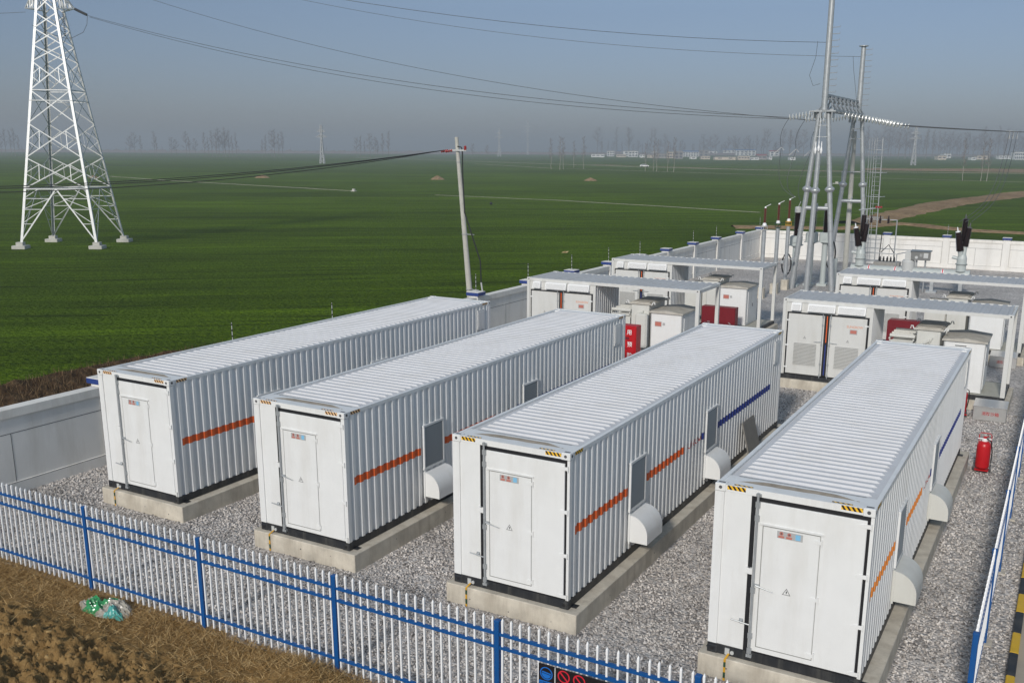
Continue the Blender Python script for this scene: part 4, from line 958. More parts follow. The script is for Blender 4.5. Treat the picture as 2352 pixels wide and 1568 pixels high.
# ---------------------------------------------------------------- lattice pylon
FARSTEEL = mat('far_steel', (.42,.43,.44), .6)
def pylon(c, th, label, zs, s_at, top, wd=.095, parts=True, group=None, zarm=None, name='lattice_pylon'):
    t = thing(name, label, 'pylon', (c[0], c[1], FZ), th, group)
    def cor(z, i, j): s = s_at(z); return Vector((i*s, j*s, z))
    CC = [(-1,-1),(1,-1),(1,1),(-1,1)]
    legs = MB() if not parts else None
    for (i, j) in CC:
        m = MB() if parts else legs
        for za_, zb_ in zip(zs[:-1], zs[1:]):
            if parts: m.plate(cor(za_, i, j)+Vector((-i*.09,0,0)), cor(zb_, i, j)+Vector((-i*.09,0,0)), .2, (0,1,0), .025); m.plate(cor(za_, i, j)+Vector((0,-j*.09,0)), cor(zb_, i, j)+Vector((0,-j*.09,0)), .2, (1,0,0), .025)
            else: m.angle(cor(za_, i, j), cor(zb_, i, j), wd*1.8)
        if parts: m.build('leg', PYLONM, t)
    if not parts: legs.build('legs', FARSTEEL, t)
    for k in range(4):
        A, B = CC[k], CC[(k+1) % 4]; m = MB() if parts or k == 0 else m; NN = [(0,1,0),(1,0,0),(0,1,0),(1,0,0)][k]
        def bar(a_, b_, w_): m.plate(a_, b_, w_*1.15, NN, .02)
        for q, (z0, z1) in enumerate(zip(zs[:-1], zs[1:])):
            a0, b0, a1, b1 = cor(z0,*A), cor(z0,*B), cor(z1,*A), cor(z1,*B)
            if q == 0 and parts:
                # K brace below the first belt
                mid = (a1+b1)/2; bar(a0, mid, wd); bar(b0, mid, wd); bar(a1, b1, wd)
                for (P0, Q0) in ((a0, a1), (b0, b1)):
                    prev = None
                    for f_ in (.35, .62, .82):
                        p = P0.lerp(Q0, f_); qq = P0.lerp(mid, f_); bar(p, qq, wd*.55)
                        if prev is not None: bar(prev, qq, wd*.5)
                        prev = p
                    bar(prev, P0.lerp(mid, .98)*.0+ (Q0.lerp(mid,.45)), wd*.5); 
                continue
            bar(a0, b1, wd*.8); bar(b0, a1, wd*.8)
            if parts and q in (1,2,4):
                x = (a0+b1+b0+a1)/4
                for (P0, Q0) in ((a0,a1),(b0,b1)):
                    mm = P0.lerp(Q0,.5); u1 = Q0.lerp(x,.45) ; u0 = P0.lerp(x,.5); bar(mm, u1, wd*.5); bar(mm, u0, wd*.5); bar(u1, u0, wd*.45)
            if parts and q in (3, 8): bar(a1, b1, wd*.8)
        if parts: m.build('lattice_face', PYLONM, t)
    if not parts: m.build('lattice', FARSTEEL, t)
    if parts:
        m = MB(); z = zs[1]; m.angle(cor(z,-1,-1), cor(z,1,1), wd*.7); m.angle(cor(z,1,-1), cor(z,-1,1), wd*.7); z = 12.1; m.angle(cor(z,-1,-1), cor(z,1,-1), wd*.7); m.angle(cor(z,1,-1), cor(z,1,1), wd*.7); m.angle(cor(z,1,1), cor(z,-1,1), wd*.7); m.angle(cor(z,-1,1), cor(z,-1,-1), wd*.7); m.build('belt', PYLONM, t)
        for (i, j) in CC:
            q = cor(zs[0], i, j); m = MB(); m.bbox(q.x-.55, q.x+.55, q.y-.55, q.y+.55, -.05, .28, .03); m.prism([(q.x-.28,q.y-.28),(q.x+.28,q.y-.28),(q.x+.28,q.y+.28),(q.x-.28,q.y+.28)], 'z', .28, .55); m.build('footing', CONCP, t)
    for (za, reach) in (zarm or []):
        for s in (-1, 1):
            m = MB(); tip = Vector((s*reach, 0, za+.1)) if name != 'x' else None
            for j in (-1, 1):
                a = Vector((s*s_at(za), j*s_at(za), za)); b = Vector((s*s_at(za+1.6), j*s_at(za+1.6), za+1.6)); m.angle(a, tip, wd*.8); m.angle(b, tip, wd*.8)
                for f_ in (.25,.5,.75):
                    m.angle(a.lerp(tip,f_), b.lerp(tip,f_), wd*.5)
                    m.angle(a.lerp(tip,f_), b.lerp(tip,max(0,f_-.25)), wd*.5)
            for f_ in (.25,.5,.75): m.angle(Vector((s*s_at(za), -s_at(za), za)).lerp(tip,f_), Vector((s*s_at(za), s_at(za), za)).lerp(tip,f_), wd*.5)
            m.build('cross_arm', PYLONM if parts else FARSTEEL, t)
    return t
S_AT = lambda z: 3.22-.122*z if z < 20.2 else .75
zs = [.5, 4.92, 7.47, 10.26, 12.94, 15.23, 16.53, 17.85, 19.1, 20.6, 22.2, 24, 26]
PYC = (-67.2, 40.8); PTH = R(32)
pylon(PYC, PTH, 'tall silver lattice pylon standing on four concrete feet in the field at the left', zs, S_AT, (26,), zarm=[(19.4, 2.0), (24.2, 3.9)])
def pw(x, y, z):     # pylon local to world
    return Vector((PYC[0]+x*math.cos(PTH)-y*math.sin(PTH), PYC[1]+x*math.sin(PTH)+y*math.cos(PTH), FZ+z))

# ---------------------------------------------------------------- gantry
def flange(m, p, r_, d):
    m.lathe([(r_*1.05,-.16),(r_*1.9,-.03),(r_*1.95,0),(r_*1.95,.05),(r_*1.9,.08),(r_*1.05,.2)], p, d, 16)
GX = -4.40
t = thing('gantry', 'silver steel gantry of two A frames joined by a lattice beam, with tall masts', 'gantry', (GX, 46, 0))
def aframe(y, mast):
    top = Vector((0, y, 10.45))
    for s in (-1, 1):
        base = Vector((s*1.22 - .0, y, 0)); tp = Vector((s*.26, y, 10.55)); m = MB(); m.tube(base, tp, .165, .14, n=16)
        d = (tp-base).normalized(); 
        for z in (6.05,): flange(m, base.lerp(tp, z/10.55), .15, d)
        for z in (2.2, 3.6): m.lathe([(.18,-.02),(.18,.02)], base.lerp(tp, z/10.55), d, 14)
        m.build('leg', GALV, t, smooth=False)
    m = MB(); q = 4.95/10.55; xa = 1.22+(.26-1.22)*q; m.tube((-xa, y, 4.95), (xa, y, 4.95), .12, n=12); m.lathe([(.2,-.04),(.2,.04)], (0,y,4.95), (1,0,0), 12); m.tube((0,y,4.75),(0,y+.1,5.25),.03); m.build('cross_tube', GALV, t)
    for z in (9.75, 9.1): m = MB(); m.box(-.33, .33, y-.14, y+.14, z, z+.05); m.build('tie_plate', GALV, t)
    m = MB(); m.box(-.75, .75, y-.32, y+.32, 10.55, 10.62)
    for s in (-.6, -.2, .2, .6): m.prism([(s*.9-.02, y-.3),(s*.9+.02, y-.3),(s*.9+.02,y+.3),(s*.9-.02,y+.3)], 'z', 10.2, 10.55)
    m.build('head_plate', GALV, t)
    m = MB(); m.tube((0,y,10.62), (.0,y,mast), .185, .155, n=16); m.lathe([(.32,0),(.32,.06)], (0,y,10.64), (0,0,1), 14); m.lathe([(.2,0),(.2,.05)], (0,y,11.4), (0,0,1), 14)
    if y > 5: m.lathe([(.3,0),(.3,.06)], (0,y,mast), (0,0,1), 14)
    ms = m.build('mast', GALV, t)
    z = 11.3
    while z < min(mast-.2, 15.6): m = MB(); m.path([(.1,y,z), (.60,y-.05,z), (.60,y-.05,z+.08)], .021, 5); m.build('climbing_peg', GALV, ms); z += .36
aframe(0, 20.5); aframe(10.0, 15.1)
m = MB(); z0, z1 = 10.68, 11.55; hw = .42
A = []
for k in range(9):
    y = .35+9.3*k/8; A.append(((-hw,y,z0),(hw,y,z0),(0,y,z1)))
for a, b_ in zip(A[:-1], A[1:]):
    for q in range(3): m.angle(a[q], b_[q], .10)
    m.angle(a[0], b_[2], .07); m.angle(a[1], b_[2], .07); m.angle(a[2], b_[0], .07); m.angle(a[2], b_[1], .07); m.angle(a[0], b_[1], .06)
for a in A: m.angle(a[0], a[1], .07)
for s in (0,): pass
m.build('beam', GALV, t)
t2 = thing('cable_pole', 'bright steel tube carrying white cable ends in front of the gantry leg pair', 'pole', (-4.52, 45.2, 0))
m = MB(); m.tube((0,0,0), (.15,.1,8.35), .17, .14, n=16); flange(m, (.10,.07,6.0), .15, (0,0,1)); m.build('tube', GALV, t2)
m = MB()
for s in (-.16, 0.02, .18): m.lathe([(.03,-.1),(.06,.0),(.075,.12),(.03,.3),(.035,.42),(.02,.6)], (.15+s, -.1, 8.25+.12*(abs(s)<.1)), (0,0,1), 10)
m.tube((.17,-.1,8.6), (.2,-.3,10.6), .018, n=5)
m.build('cable_end', WTXT, t2)
t2 = thing('concrete_pole', 'pale concrete pole standing between the two A frames of the gantry', 'utility pole', (-4.75, 57.4, -.0))
m = MB(); m.tube((0,0,-.2), (-.1,.2,9.65), .20, .13, n=16); m.build('pole', CONCP, t2); m = MB(); m.angle((-.75,-.15,6.9), (.75,-.15,6.9), .07); m.tube((.7,-.15,6.9),(.7,-.15,6.0),.02); m.tube((-.7,-.15,6.9),(-.7,-.15,6.0),.02); m.build('crossarm', GALV, t2)
# caged ladder at the rear A frame
t2 = thing('caged_ladder', 'thin caged ladder rising beside the right leg of the rear A frame', 'ladder', (-3.35, 56.0, 0))
m = MB()
for x in (.25, .75): m.tube((x,.3,.8), (x-.12,.3,9.2), .025, n=5)
z = 1.2
while z < 9.1: m.tube((.25-.014*z,.3,z), (.75-.014*z,.3,z), .014, n=5); z += .3
m.build('ladder_frame', GALV, t2)
for z in (1.0, 2.4, 3.9, 5.3, 6.9, 8.4):
    m = MB(); cx = .5-.014*z+.25; pts = [(cx+.62*math.cos(a)-.2, .25-.62*math.sin(a), z) for a in [i*math.pi/8 for i in range(0, 9)]]; m.path(pts, .025, 5); m.build('hoop', GALV, t2)
m = MB()
for a in (1.0, 1.6, 2.2, 2.8): m.tube((.55+.62*math.cos(a)+.0, .25-.62*math.sin(a), .9), (.42+.62*math.cos(a), .25-.62*math.sin(a), 9.2), .018, n=5)
m.build('cage_bar', GALV, t2)
# strain insulator strings
def istring(p, q, label, n=12, rr_=.13, group='insulator strings on the gantry beam', m_=None):
    p = Vector(p); q = Vector(q); d = (q-p).normalized(); Ls = (q-p).length
    o = thing('insulator_string', label, 'insulator', tuple(p), 0, group)
    m = MB(); m.tube((0,0,0), q-p, .018, n=5); m.build('core', GALV, o)
    m = MB()
    for k in range(n): m.lathe([(.03,-.03),(rr_,-.01),(rr_,.02),(.03,.05)], d*(Ls*(k+.7)/n), d, 12)
    m.build('discs', m_ or DISC, o)
LD = Vector((-62, 12, 9.0)).normalized()          # rough direction to the pylon
anchors = [(GX-.42, 46.6, 10.55), (GX-.42, 50.5, 10.55), (GX-.42, 54.6, 10.55)]
tips = []
for k, a in enumerate(anchors):
    e = Vector(a)+Vector((-1.75, -.05, -.28)); tips.append(e); istring(a, e, 'white disc insulator string pulling left from the %s of the gantry beam' % ('near end', 'middle', 'far end')[k], 9, .19)
ran = [(GX+.42, 49.2, 10.5), (GX+.42, 51.5, 10.5), (GX+.42, 54.6, 10.5)]; rtips = []
for k, a in enumerate(ran):
    e = Vector(a)+Vector((3.1, .3, -.62)); rtips.append(e); istring(a, e, 'grey disc insulator string slanting right from the %s of the gantry beam' % ('near part', 'middle', 'far end')[k], 15, .20)
# ---------------------------------------------------------------- conductors
def wire(p, q, sag, label, rad=.017, n=26, group=None, m_=None):
    p = Vector(p); q = Vector(q); pts = []
    for k in range(n+1):
        s = k/n; v = p.lerp(q, s); v.z -= 4*sag*s*(1-s); pts.append(v)
    m = MB(); m.path(pts, rad, 5); return tag(m.build('overhead_wire', m_ or WIREM), label, 'wire', group)
PA = pw(1.99, 0, 19.5)
istring(PA, PA+Vector((1.1, .28, -.5)), 'dark insulator string at the tip of the lower pylon arm', 14, .11, None, GREYD)
PB = PA+Vector((1.15, .3, -.55))
wire(PB, tips[0], 1.37, 'upper one of the two wires sagging from the pylon arm to the gantry beam')
wire(PB+Vector((0,.2,-.1)), tips[1], 1.68, 'lower one of the two wires sagging from the pylon arm to the gantry beam')
wire((-66, 50.4, 21.25), tips[2], 1.54, 'single wire falling from the upper pylon arm beyond the frame to the gantry')
q_ = istring(pw(1.3, -.7, 19.2), pw(1.3, -.7, 17.3), 'dark insulator string hanging straight down below the pylon arm', 12, .10, None, GREYD)
m = MB(); m.path([PB, PB+Vector((-.1,-.05,-.7)), PB+Vector((-.5,-.15,-1.3)), pw(1.8,-.6,17.15), pw(1.3,-.7,17.1), pw(.3,-1.3,17.4), pw(-.9,-1.6,18.0)], .02, 5); tag(m.build('jumper_wire', WIREM), 'looping jumper wire below the pylon arm', 'wire')
wire(pw(-2.0, 0, 19.2), (-110, 15, 19.5), .8, 'wire leaving the pylon to the left edge', group=None)
# earth wires to the masts
wire((GX-.15, 46, 14.45), (-64, 9.1, 26.8), 3.04, 'earth wire from the tall near mast going up left', .014)
wire((GX-.15, 56, 14.46), (-66, 42.4, 24.9), 2.1, 'earth wire from the short rear mast going up left', .014)
for (p, y) in (((GX-.15, 46, 14.45), 46), ((GX-.15, 56, 14.46), 56)):
    m = MB(); x, yy, z = p; m.path([(x-.5,yy,z+.1), (x-.55,yy,z-.8), (x-.85,yy,z-1.8), (x-.6,yy,z-2.4), (x-.2,yy,z-2.3)] if yy < 50 else [(x-.5,yy,z+.05),(x-.4,yy,z-.8),(x-.15,yy,z-2.2),(x-.02,yy,z-3.0)], .013, 5)
    tag(m.build('jumper_wire', WIREM), 'thin wire loop beside the %s mast' % ('tall near' if yy < 50 else 'short rear'), 'wire')
# to the right
far = [(60, 87, 13.2), (60, 89, 13.5), (60, 91, 13.8)]
for k in range(3): wire(rtips[k], far[k], 1.9, ('nearest', 'middle', 'farthest')[k]+' of the three wires leaving the gantry to the right edge')
# ---------------------------------------------------------------- arresters and switchgear beside the gantry
for k, (x, y, top_, lab) in enumerate(((-6.10, 40.9, 5.15, 'left one of three thin brown insulators on steel posts, near the back wall corner'), (-5.95, 43.2, 5.25, 'middle one of three thin brown insulators on steel posts, near the back wall corner'), (-5.85, 45.2, 5.42, 'right one of three thin brown insulators on steel posts, next to the gantry legs'))):
    t = thing('surge_arrester', lab, 'insulator', (x, y, 0), 0, 'surge arresters on steel posts')
    m = MB(); m.tube((0,0,.3), (0,0,3.9), .115, n=14); m.build('post', GALV, t)
    m = MB(); m.bbox(-.22, .22, -.22, .22, -.1, .62, .02); m.build('footing', CONC, t)
    m = MB(); m.lathe([(.20,0),(.20,.03)], (0,0,3.9)); m.lathe([(.20,0),(.20,.03)], (0,0,4.12))
    for a in range(4): m.tube((.16*math.cos(a*1.57),.16*math.sin(a*1.57),3.9), (.16*math.cos(a*1.57),.16*math.sin(a*1.57),4.14), .015, n=5)
    m.build('clamp', [LOUV, MATS['tape_green'], YEL][k], t)
    m = MB(); m.lathe([(.1,0),(.12,.05),(.10,.14),(.05,.18)], (0,0,4.14)); m.build('base_cap', WTXT, t)
    m = MB(); z = 4.32; pr = []
    while z < top_-.02: pr += [(.045,z),(.09,z+.02),(.045,z+.045)]; z += .055
    m.lathe(pr, n=12); m.build('porcelain', RBROWN, t)
    m = MB(); m.lathe([(.06,0),(.04,.08)], (0,0,top_)); m.tube((0,0,top_+.06), (.32,-.1,top_+.22), .018, n=5); m.build('terminal', WTXT, t)
    m = MB(); m.lathe([(.10,-.05),(.10,.05)], (.38,0,1.9), (0,1,0), 12); m.tube((.1,0,1.9),(.36,0,1.9),.015); m.build('counter', GALV, t)
for k, (x, y) in enumerate(((-5.75, 46.9), (-5.0, 47.8), (-4.25, 48.2))):
    t = thing('current_transformer', ('left', 'middle', 'right')[k]+' one of three grey tanks with thick dark ribbed insulators behind the front gantry legs', 'current transformer', (x, y, 0), 0, 'grey instrument transformers behind the gantry')
    dz = -.18 if k == 0 else 0
    m = MB(); m.tube((0,0,.1), (0,0,2.6+dz), .17, n=14); m.box(-.3,.3,-.3,.3,-.05,.15); m.build('post', PALEG, t)
    m = MB(); m.lathe([(.12,0),(.33,.14),(.33,.18)], (0,0,2.6+dz)); m.bbox(-.33,.33,-.3,.3,2.78+dz,3.35+dz,.05); m.lathe([(.12,0),(.12,.05)], (0,-.3,3.05+dz), (0,-1,0), 8); m.box(-.38,.38,-.35,.35,2.74+dz,2.79+dz); m.build('tank', PALEG, t)
    m = MB(); z = 3.36+dz; pr = []
    while z < 4.75+dz: pr += [(.14,z),(.215,z+.02),(.14,z+.05)]; z += .06
    m.lathe(pr, n=16); m.build('porcelain', BROWNI, t)
    m = MB(); m.lathe([(.2,0),(.2,.32),(.12,.36)], (0,0,4.78+dz)); m.tube((0,0,5.1+dz), (.15,-.1,5.45+dz), .02, n=5); m.build('head', LOUV, t)
t = thing('cable_post', 'short grey steel post with a black cable loop at the foot of the gantry', 'post', (-3.62, 48.3, 0))
m = MB(); m.tube((0,0,0), (0,0,1.75), .2, n=14); m.build('post', PALEG, t)
m = MB(); m.path([(-.25+.30*math.cos(a), -.1, 2.0+.85*math.sin(a)) for a in [i*math.pi/10 for i in range(21)]], .045, 6); m.build('cable_loop', CABLEB, t)
t = tag(MB().path([(.28*math.cos(a), 0, .65*math.sin(a)) for a in [i*math.pi/10 for i in range(21)]], .045, 6).build('cable_coil', CABLEB, loc=(-5.95, 45.7, 1.5)), 'black cable coil tied to the left gantry leg', 'cable')
# gas tube switchgear
t = thing('gas_switchgear', 'long pale green gas tube with red bands and two clusters of dark bushings', 'switchgear', (0, 48.5, 0))
m = MB(); m.lathe([(.30,0),(.30,.06),(.27,.06),(.27,6.75),(.30,6.75),(.30,6.85)], (-2.6,0,1.18), (1,0,0), 20)
for x in (-1.3, -.2, .15, 1.4, 2.4, 3.2): m.lathe([(.31,0),(.31,.05)], (x,0,1.18), (1,0,0), 20)
m.build('tube', PALEG, t)
for x in (-1.52, .03, 2.75):
    m = MB(); m.lathe([(.275,-.03),(.275,.03)], (x,0,1.18), (1,0,0), 20); m.build('red_band', SIGNR, t)
    m = MB(); m.lathe([(.273,-.065),(.273,-.032)], (x,0,1.18), (1,0,0), 20); m.lathe([(.273,.032),(.273,.065)], (x,0,1.18), (1,0,0), 20); m.build('white_band', WTXT, t)
m = MB(); m.lathe([(.38,.0),(.38,.55),(.30,.66),(.12,.70)], (.75,0,1.25), (0,0,1), 20); m.build('dome', LOUV, t)
for x in (-2.2, 0.6, 2.2, 3.8): m = MB(); m.box(x-.1,x+.1,-.1,.1,-.05,.95); m.box(x-.3,x+.3,-.3,.3,-.05,.12); m.build('support_leg', GALV, t)
def bushing(m, p, d, Lb, r_=.14):
    z = 0; pr = []
    while z < Lb: k_ = 1-.25*z/Lb; pr += [(r_*.72*k_,z),(r_*k_,z+.02),(r_*.72*k_,z+.045)]; z += .055
    m.lathe(pr, p, d, 14)
for x, mir in ((-2.1, 1), (3.73, 1)):
    m = MB(); m.lathe([(.32,0),(.32,.04),(.28,.05),(.28,.42),(.33,.43),(.33,.50),(.28,.51),(.28,.80),(.22,1.02),(.14,1.1)], (x,0,1.35), (0,0,1), 20); m.lathe([(.1,0),(.1,.3)], (x-.25,0,2.15), (-1,0,.2), 10); c = m.build('bushing_column', PALEG, t)
    m = MB(); m.lathe([(.335,-.012),(.335,.012)], (x,0,1.815), (0,0,1), 20); m.lathe([(.325,-.012),(.325,.012)], (x,0,1.38), (0,0,1), 20); m.build('gasket', RUBBER, c)
    for (dx, dy, Lb, z0) in ((-.24, -.30, 1.12, 2.62), (-.05, .42, 1.35, 3.1), (.16, .12, 1.1, 2.85)):
        d = Vector((dx*.75, dy*.6, 1)).normalized(); p = Vector((x+dx*.55, dy*.6, z0)); m = MB(); bushing(m, p, d, Lb, .22); b_ = m.build('bushing', BROWNI, t)
        m = MB(); m.tube(Vector((x+dx*.1, dy*.1, 2.1)), p, .15, .14, n=12); m.build('bushing_socket', PALEG, b_)
        m = MB(); e = p+d*Lb; m.lathe([(.14,0),(.14,.05),(.04,.07),(.03,.3)], e, d, 12); m.build('terminal', WTXT if dy < 0 else GREYD, b_)
t = thing('control_box', 'grey steel control box with round lock above the pale green gas tube', 'control box', (1.42, 48.2, 0))
m = MB(); m.tube((.3,.3,0), (.3,.3,1.95), .05); m.tube((-.2,.3,0), (-.2,.3,1.95), .05); m.build('stand', GALV, t)
m = MB(); m.bbox(-.50,.56,0,.45,1.93,2.45,.015); m.prism([(-.06,2.452),(.5,2.452),(.5,2.52),(-.06,2.48)], 'x', -.55, .62); m.build('body', mat('box_grey', (.27,.27,.26), .35, metal=.6), t)
m = MB(); m.lathe([(.09,0),(.09,.02)], (-.2,-.001,2.1), (0,-1,0), 14); m.box(.2,.46,-.012,0,2.08,2.38); m.box(-.0,.03,-.012,0,2.15,2.33); m.box(.08,.11,-.012,0,2.15,2.33); m.build('lock_and_plate', LOUV, t)
m = MB(); m.bbox(-.86,-.52,.1,.45,1.6,2.42,.015); m.build('side_box', LOUV, t)
t = thing('small_transformer', 'low grey oil transformer with small black bushings inside the thin rail frame', 'transformer', (-1.0, 52, 0))
m = MB(); m.bbox(-.85,.75,-.3,.5,.3,1.35,.03); m.box(-1.2,1.0,-.1,.3,0,.3); m.build('tank', mat('weathered_grey', (.30,.29,.27), .6, var=.2, vscale=6), t)
m = MB(); m.box(.2,.62,-.32,-.302,.7,1.1); m.build('warning_plate', SIGNK, t)
for k in range(5): m = MB(); m.lathe([(.05,0),(.07,.05),(.05,.1),(.07,.15),(.05,.2),(.03,.32)], (-.5+.22*k,.0,1.36), (0,0,1), 8); m.build('bushing', CABLEB, t)
t = thing('rail_frame', 'thin grey tube railing round the small transformer before the back wall', 'railing', (-1.0, 52, 0))
m = MB(); x0_, x1_, y0_, y1_ = -2.1, 1.35, -.9, 2.3
for (a, b_) in ((x0_,y0_),(x1_-.7,y0_),(x1_,y1_),(x0_,y1_)): m.tube((a,b_,0), (a,b_,1.95), .03, n=6)
for z in (1.95, 1.1): m.path([(x0_,y0_,z),(x1_-.7,y0_,z),(x1_,y1_,z),(x0_,y1_,z),(x0_,y0_,z)], .028, 5)
m.build('rails', GALV, t)
t = thing('fuse_frame', 'tall thin frame carrying three dropout fuses left of the blue capped pier', 'frame', (-1.0, 52.6, 0))
m = MB(); m.tube((.25,0,0), (.25,0,4.0), .04, n=6); m.tube((-1.7,0,0), (-1.7,0,4.0), .04, n=6); m.tube((-1.7,0,3.98), (.25,0,3.98), .035, n=6); m.tube((-2.2,0,4.55), (-.75,0,4.75), .04, n=6); m.tube((-1.7,0,4.0),(-1.7,0,4.6),.035); m.build('frame_tube', GALV, t)
for x in (-1.35, -.8, -.28): m = MB(); m.lathe([(.05,0),(.09,.05),(.05,.1),(.09,.15),(.05,.2),(.09,.25),(.05,.3),(.03,.5)], (x,-.05,3.75), (0,0,1), 10); m.build('fuse', BROWNI, t)
for x in (-1.1,-.95,-.8): m = MB(); m.lathe([(.05,0),(.08,.06),(.05,.12)], (x,-.05,4.72), (0,0,1), 8); m.build('insulator', MATS['insulator_red'], t)
m = MB(); m.path([(-.65,-.2,1.3),(-.6,-.2,2.6),(-.58,-.2,3.2)], .03, 6); m.path([(-.55,-.2,1.9),(-.1,-.2,2.4),(.25,-.2,1.9),(.4,-.2,1.0)], .03, 6); m.build('cable', CABLEB, t)
# drop wires
for k, (a, b_, c_, lab) in enumerate(((tips[0], (-6.55,45.1,8.45), (-5.55,45.0,5.6), 'left drop wire hanging from the gantry string to the thin brown insulators'), (tips[1], (-6.2,47.2,8.35), (-5.6,45.1,5.65), 'middle drop wire hanging from the gantry string to the thin brown insulators'), (tips[2], (-6.0,50.2,8.3), (-5.6,47,5.2), 'right drop wire hanging from the gantry string to the grey tank heads'))):
    a = Vector(a); m_ = Vector(b_); c_ = Vector(c_); pts = []
    for i in range(9): s = i/8; v = a.lerp(m_, s); v.x -= .25*math.sin(s*3.1); pts.append(v)
    for i in range(1, 13): s = i/12; v = m_.lerp(c_, s); v.x -= .45*math.sin(s*3.14); v.z -= .5*math.sin(s*3.14); pts.append(v)
    o = tag(MB().path(pts, .016, 5).build('drop_wire', WIREM), lab, 'wire', 'drop wires under the gantry')
    m = MB(); m.path([m_+Vector((-.42,0,-.32)), m_+Vector((0,0,.06)), m_+Vector((.16,0,-.12))], .022, 5); m.build('spacer', LOUV, o)
for k in range(3):
    a = Vector(rtips[k]).lerp(Vector(far[k]), .10+.001*k); a.z -= 4*1.9*.10*.90; e = Vector((3.4+.3*k, 48.2+.3*k, 4.3)); pts = []
    for i in range(17): s = i/16; v = a.lerp(e, s); v.z -= 1.3*math.sin(s*3.14)*(1-s*.3); v.x += .35*math.sin(s*3.14); pts.append(v)
    o = tag(MB().path(pts, .017, 5).build('drop_wire', WIREM), ('first', 'second', 'third')[k]+' of the three wires dropping in a curve to the right hand brown bushings', 'wire', 'drop wires at the right')
    m = MB(); m.path([a+Vector((-.22,0,.02)), a+Vector((.0,0,.02)), a+Vector((.0,0,-.45))], .025, 5); m.build('spacer', LOUV, o)
# low black cables of the utility pole going left
top = Vector((-19.2-.72*.93, 30.4-.2, -.8+9.72*.93))
for k, (dz, lab) in enumerate(((0, 'top'), (-.12, 'middle'), (-.55, 'lowest'))):
    wire(top+Vector((-.7, -.2, 0)), (-60, -8, (8.5, 8.75, 9.25)[k]), (2.0, 2.2, 2.6)[k], lab+' of the three dark cables running from the concrete pole to the left edge', .02, group=None, m_=CABLEB)
tag(MB().bbox(-.3,.3,-.2,.2,0,.5,.03).prism([(-.5,-.4),(.5,-.4),(.5,.4),(-.5,.4)],'z',0,.12).build('survey_marker', CONCP, loc=(-117.9, 140.2, FZ)), 'small concrete marker at the end of the pale field path', 'marker')
tag(MB().bbox(-.35,.35,-.3,.3,0,.6,.03).prism([(-1,-.5),(1,-.5),(1,.5),(-1,.5)],'z',0,.15).build('survey_marker', CONCP, loc=(-47, 250, FZ)), 'small concrete marker in the field seen through the gantry legs', 'marker')
tag(MB().add([(0,0,0),(.5,.1,.02),(.45,.5,.12),(-.05,.4,.05)], [(0,1,2,3)]).add([(.1,.1,.02),(.3,.1,.14),(.3,.4,.16),(.05,.35,.08)], [(0,1,2,3)]).build('paper_scrap', mat('paper', (.6,.45,.2), .7), loc=(-27.7, 57.3, FZ+.05)), 'scrap of yellowish paper lying alone on the green field', 'litter')
tag(MB().lathe([(.02,0),(.16,.1),(.24,.25),(.15,.42),(.02,.5)], n=10).prism([(-.1,.2),(.5,.28),(-.05,.32)],'y',-.04,.04).build('black_speck', CABLEB, loc=(-69.9, 114.6, FZ)), 'tiny black speck in the field right of the concrete pole', 'litter')  # small dark lump standing for an unidentified black dot
def weed(x, y, sc, label):
    rr = random.Random(int(x*10)); m = MB()
    for k in range(46):
        a = rr.uniform(0, 6.28); L = sc*rr.uniform(.4, 1); e = Vector((math.cos(a)*L, math.sin(a)*L, sc*rr.uniform(.25, .8))); s_ = Vector((-math.sin(a), math.cos(a), 0))*sc*.07
        m.add([(0,0,0), tuple(e*.55+s_), tuple(e), tuple(e*.55-s_)], [(0,1,2,3)])
    tag(m.build('weed', MATS['weed_green'] if 'weed_green' in MATS else mat('weed_green', (.03,.075,.015), .8), loc=(x, y, .01)), label, 'weed')
weed(-2.25, 4.3, .16, 'small green weed in the gravel beside the second container plinth')
weed(2.95, 8.7, .14, 'small green weed at the plinth edge of the third container')
weed(-.3, 1.4, .10, 'tiny weed in the gravel left of the third container')
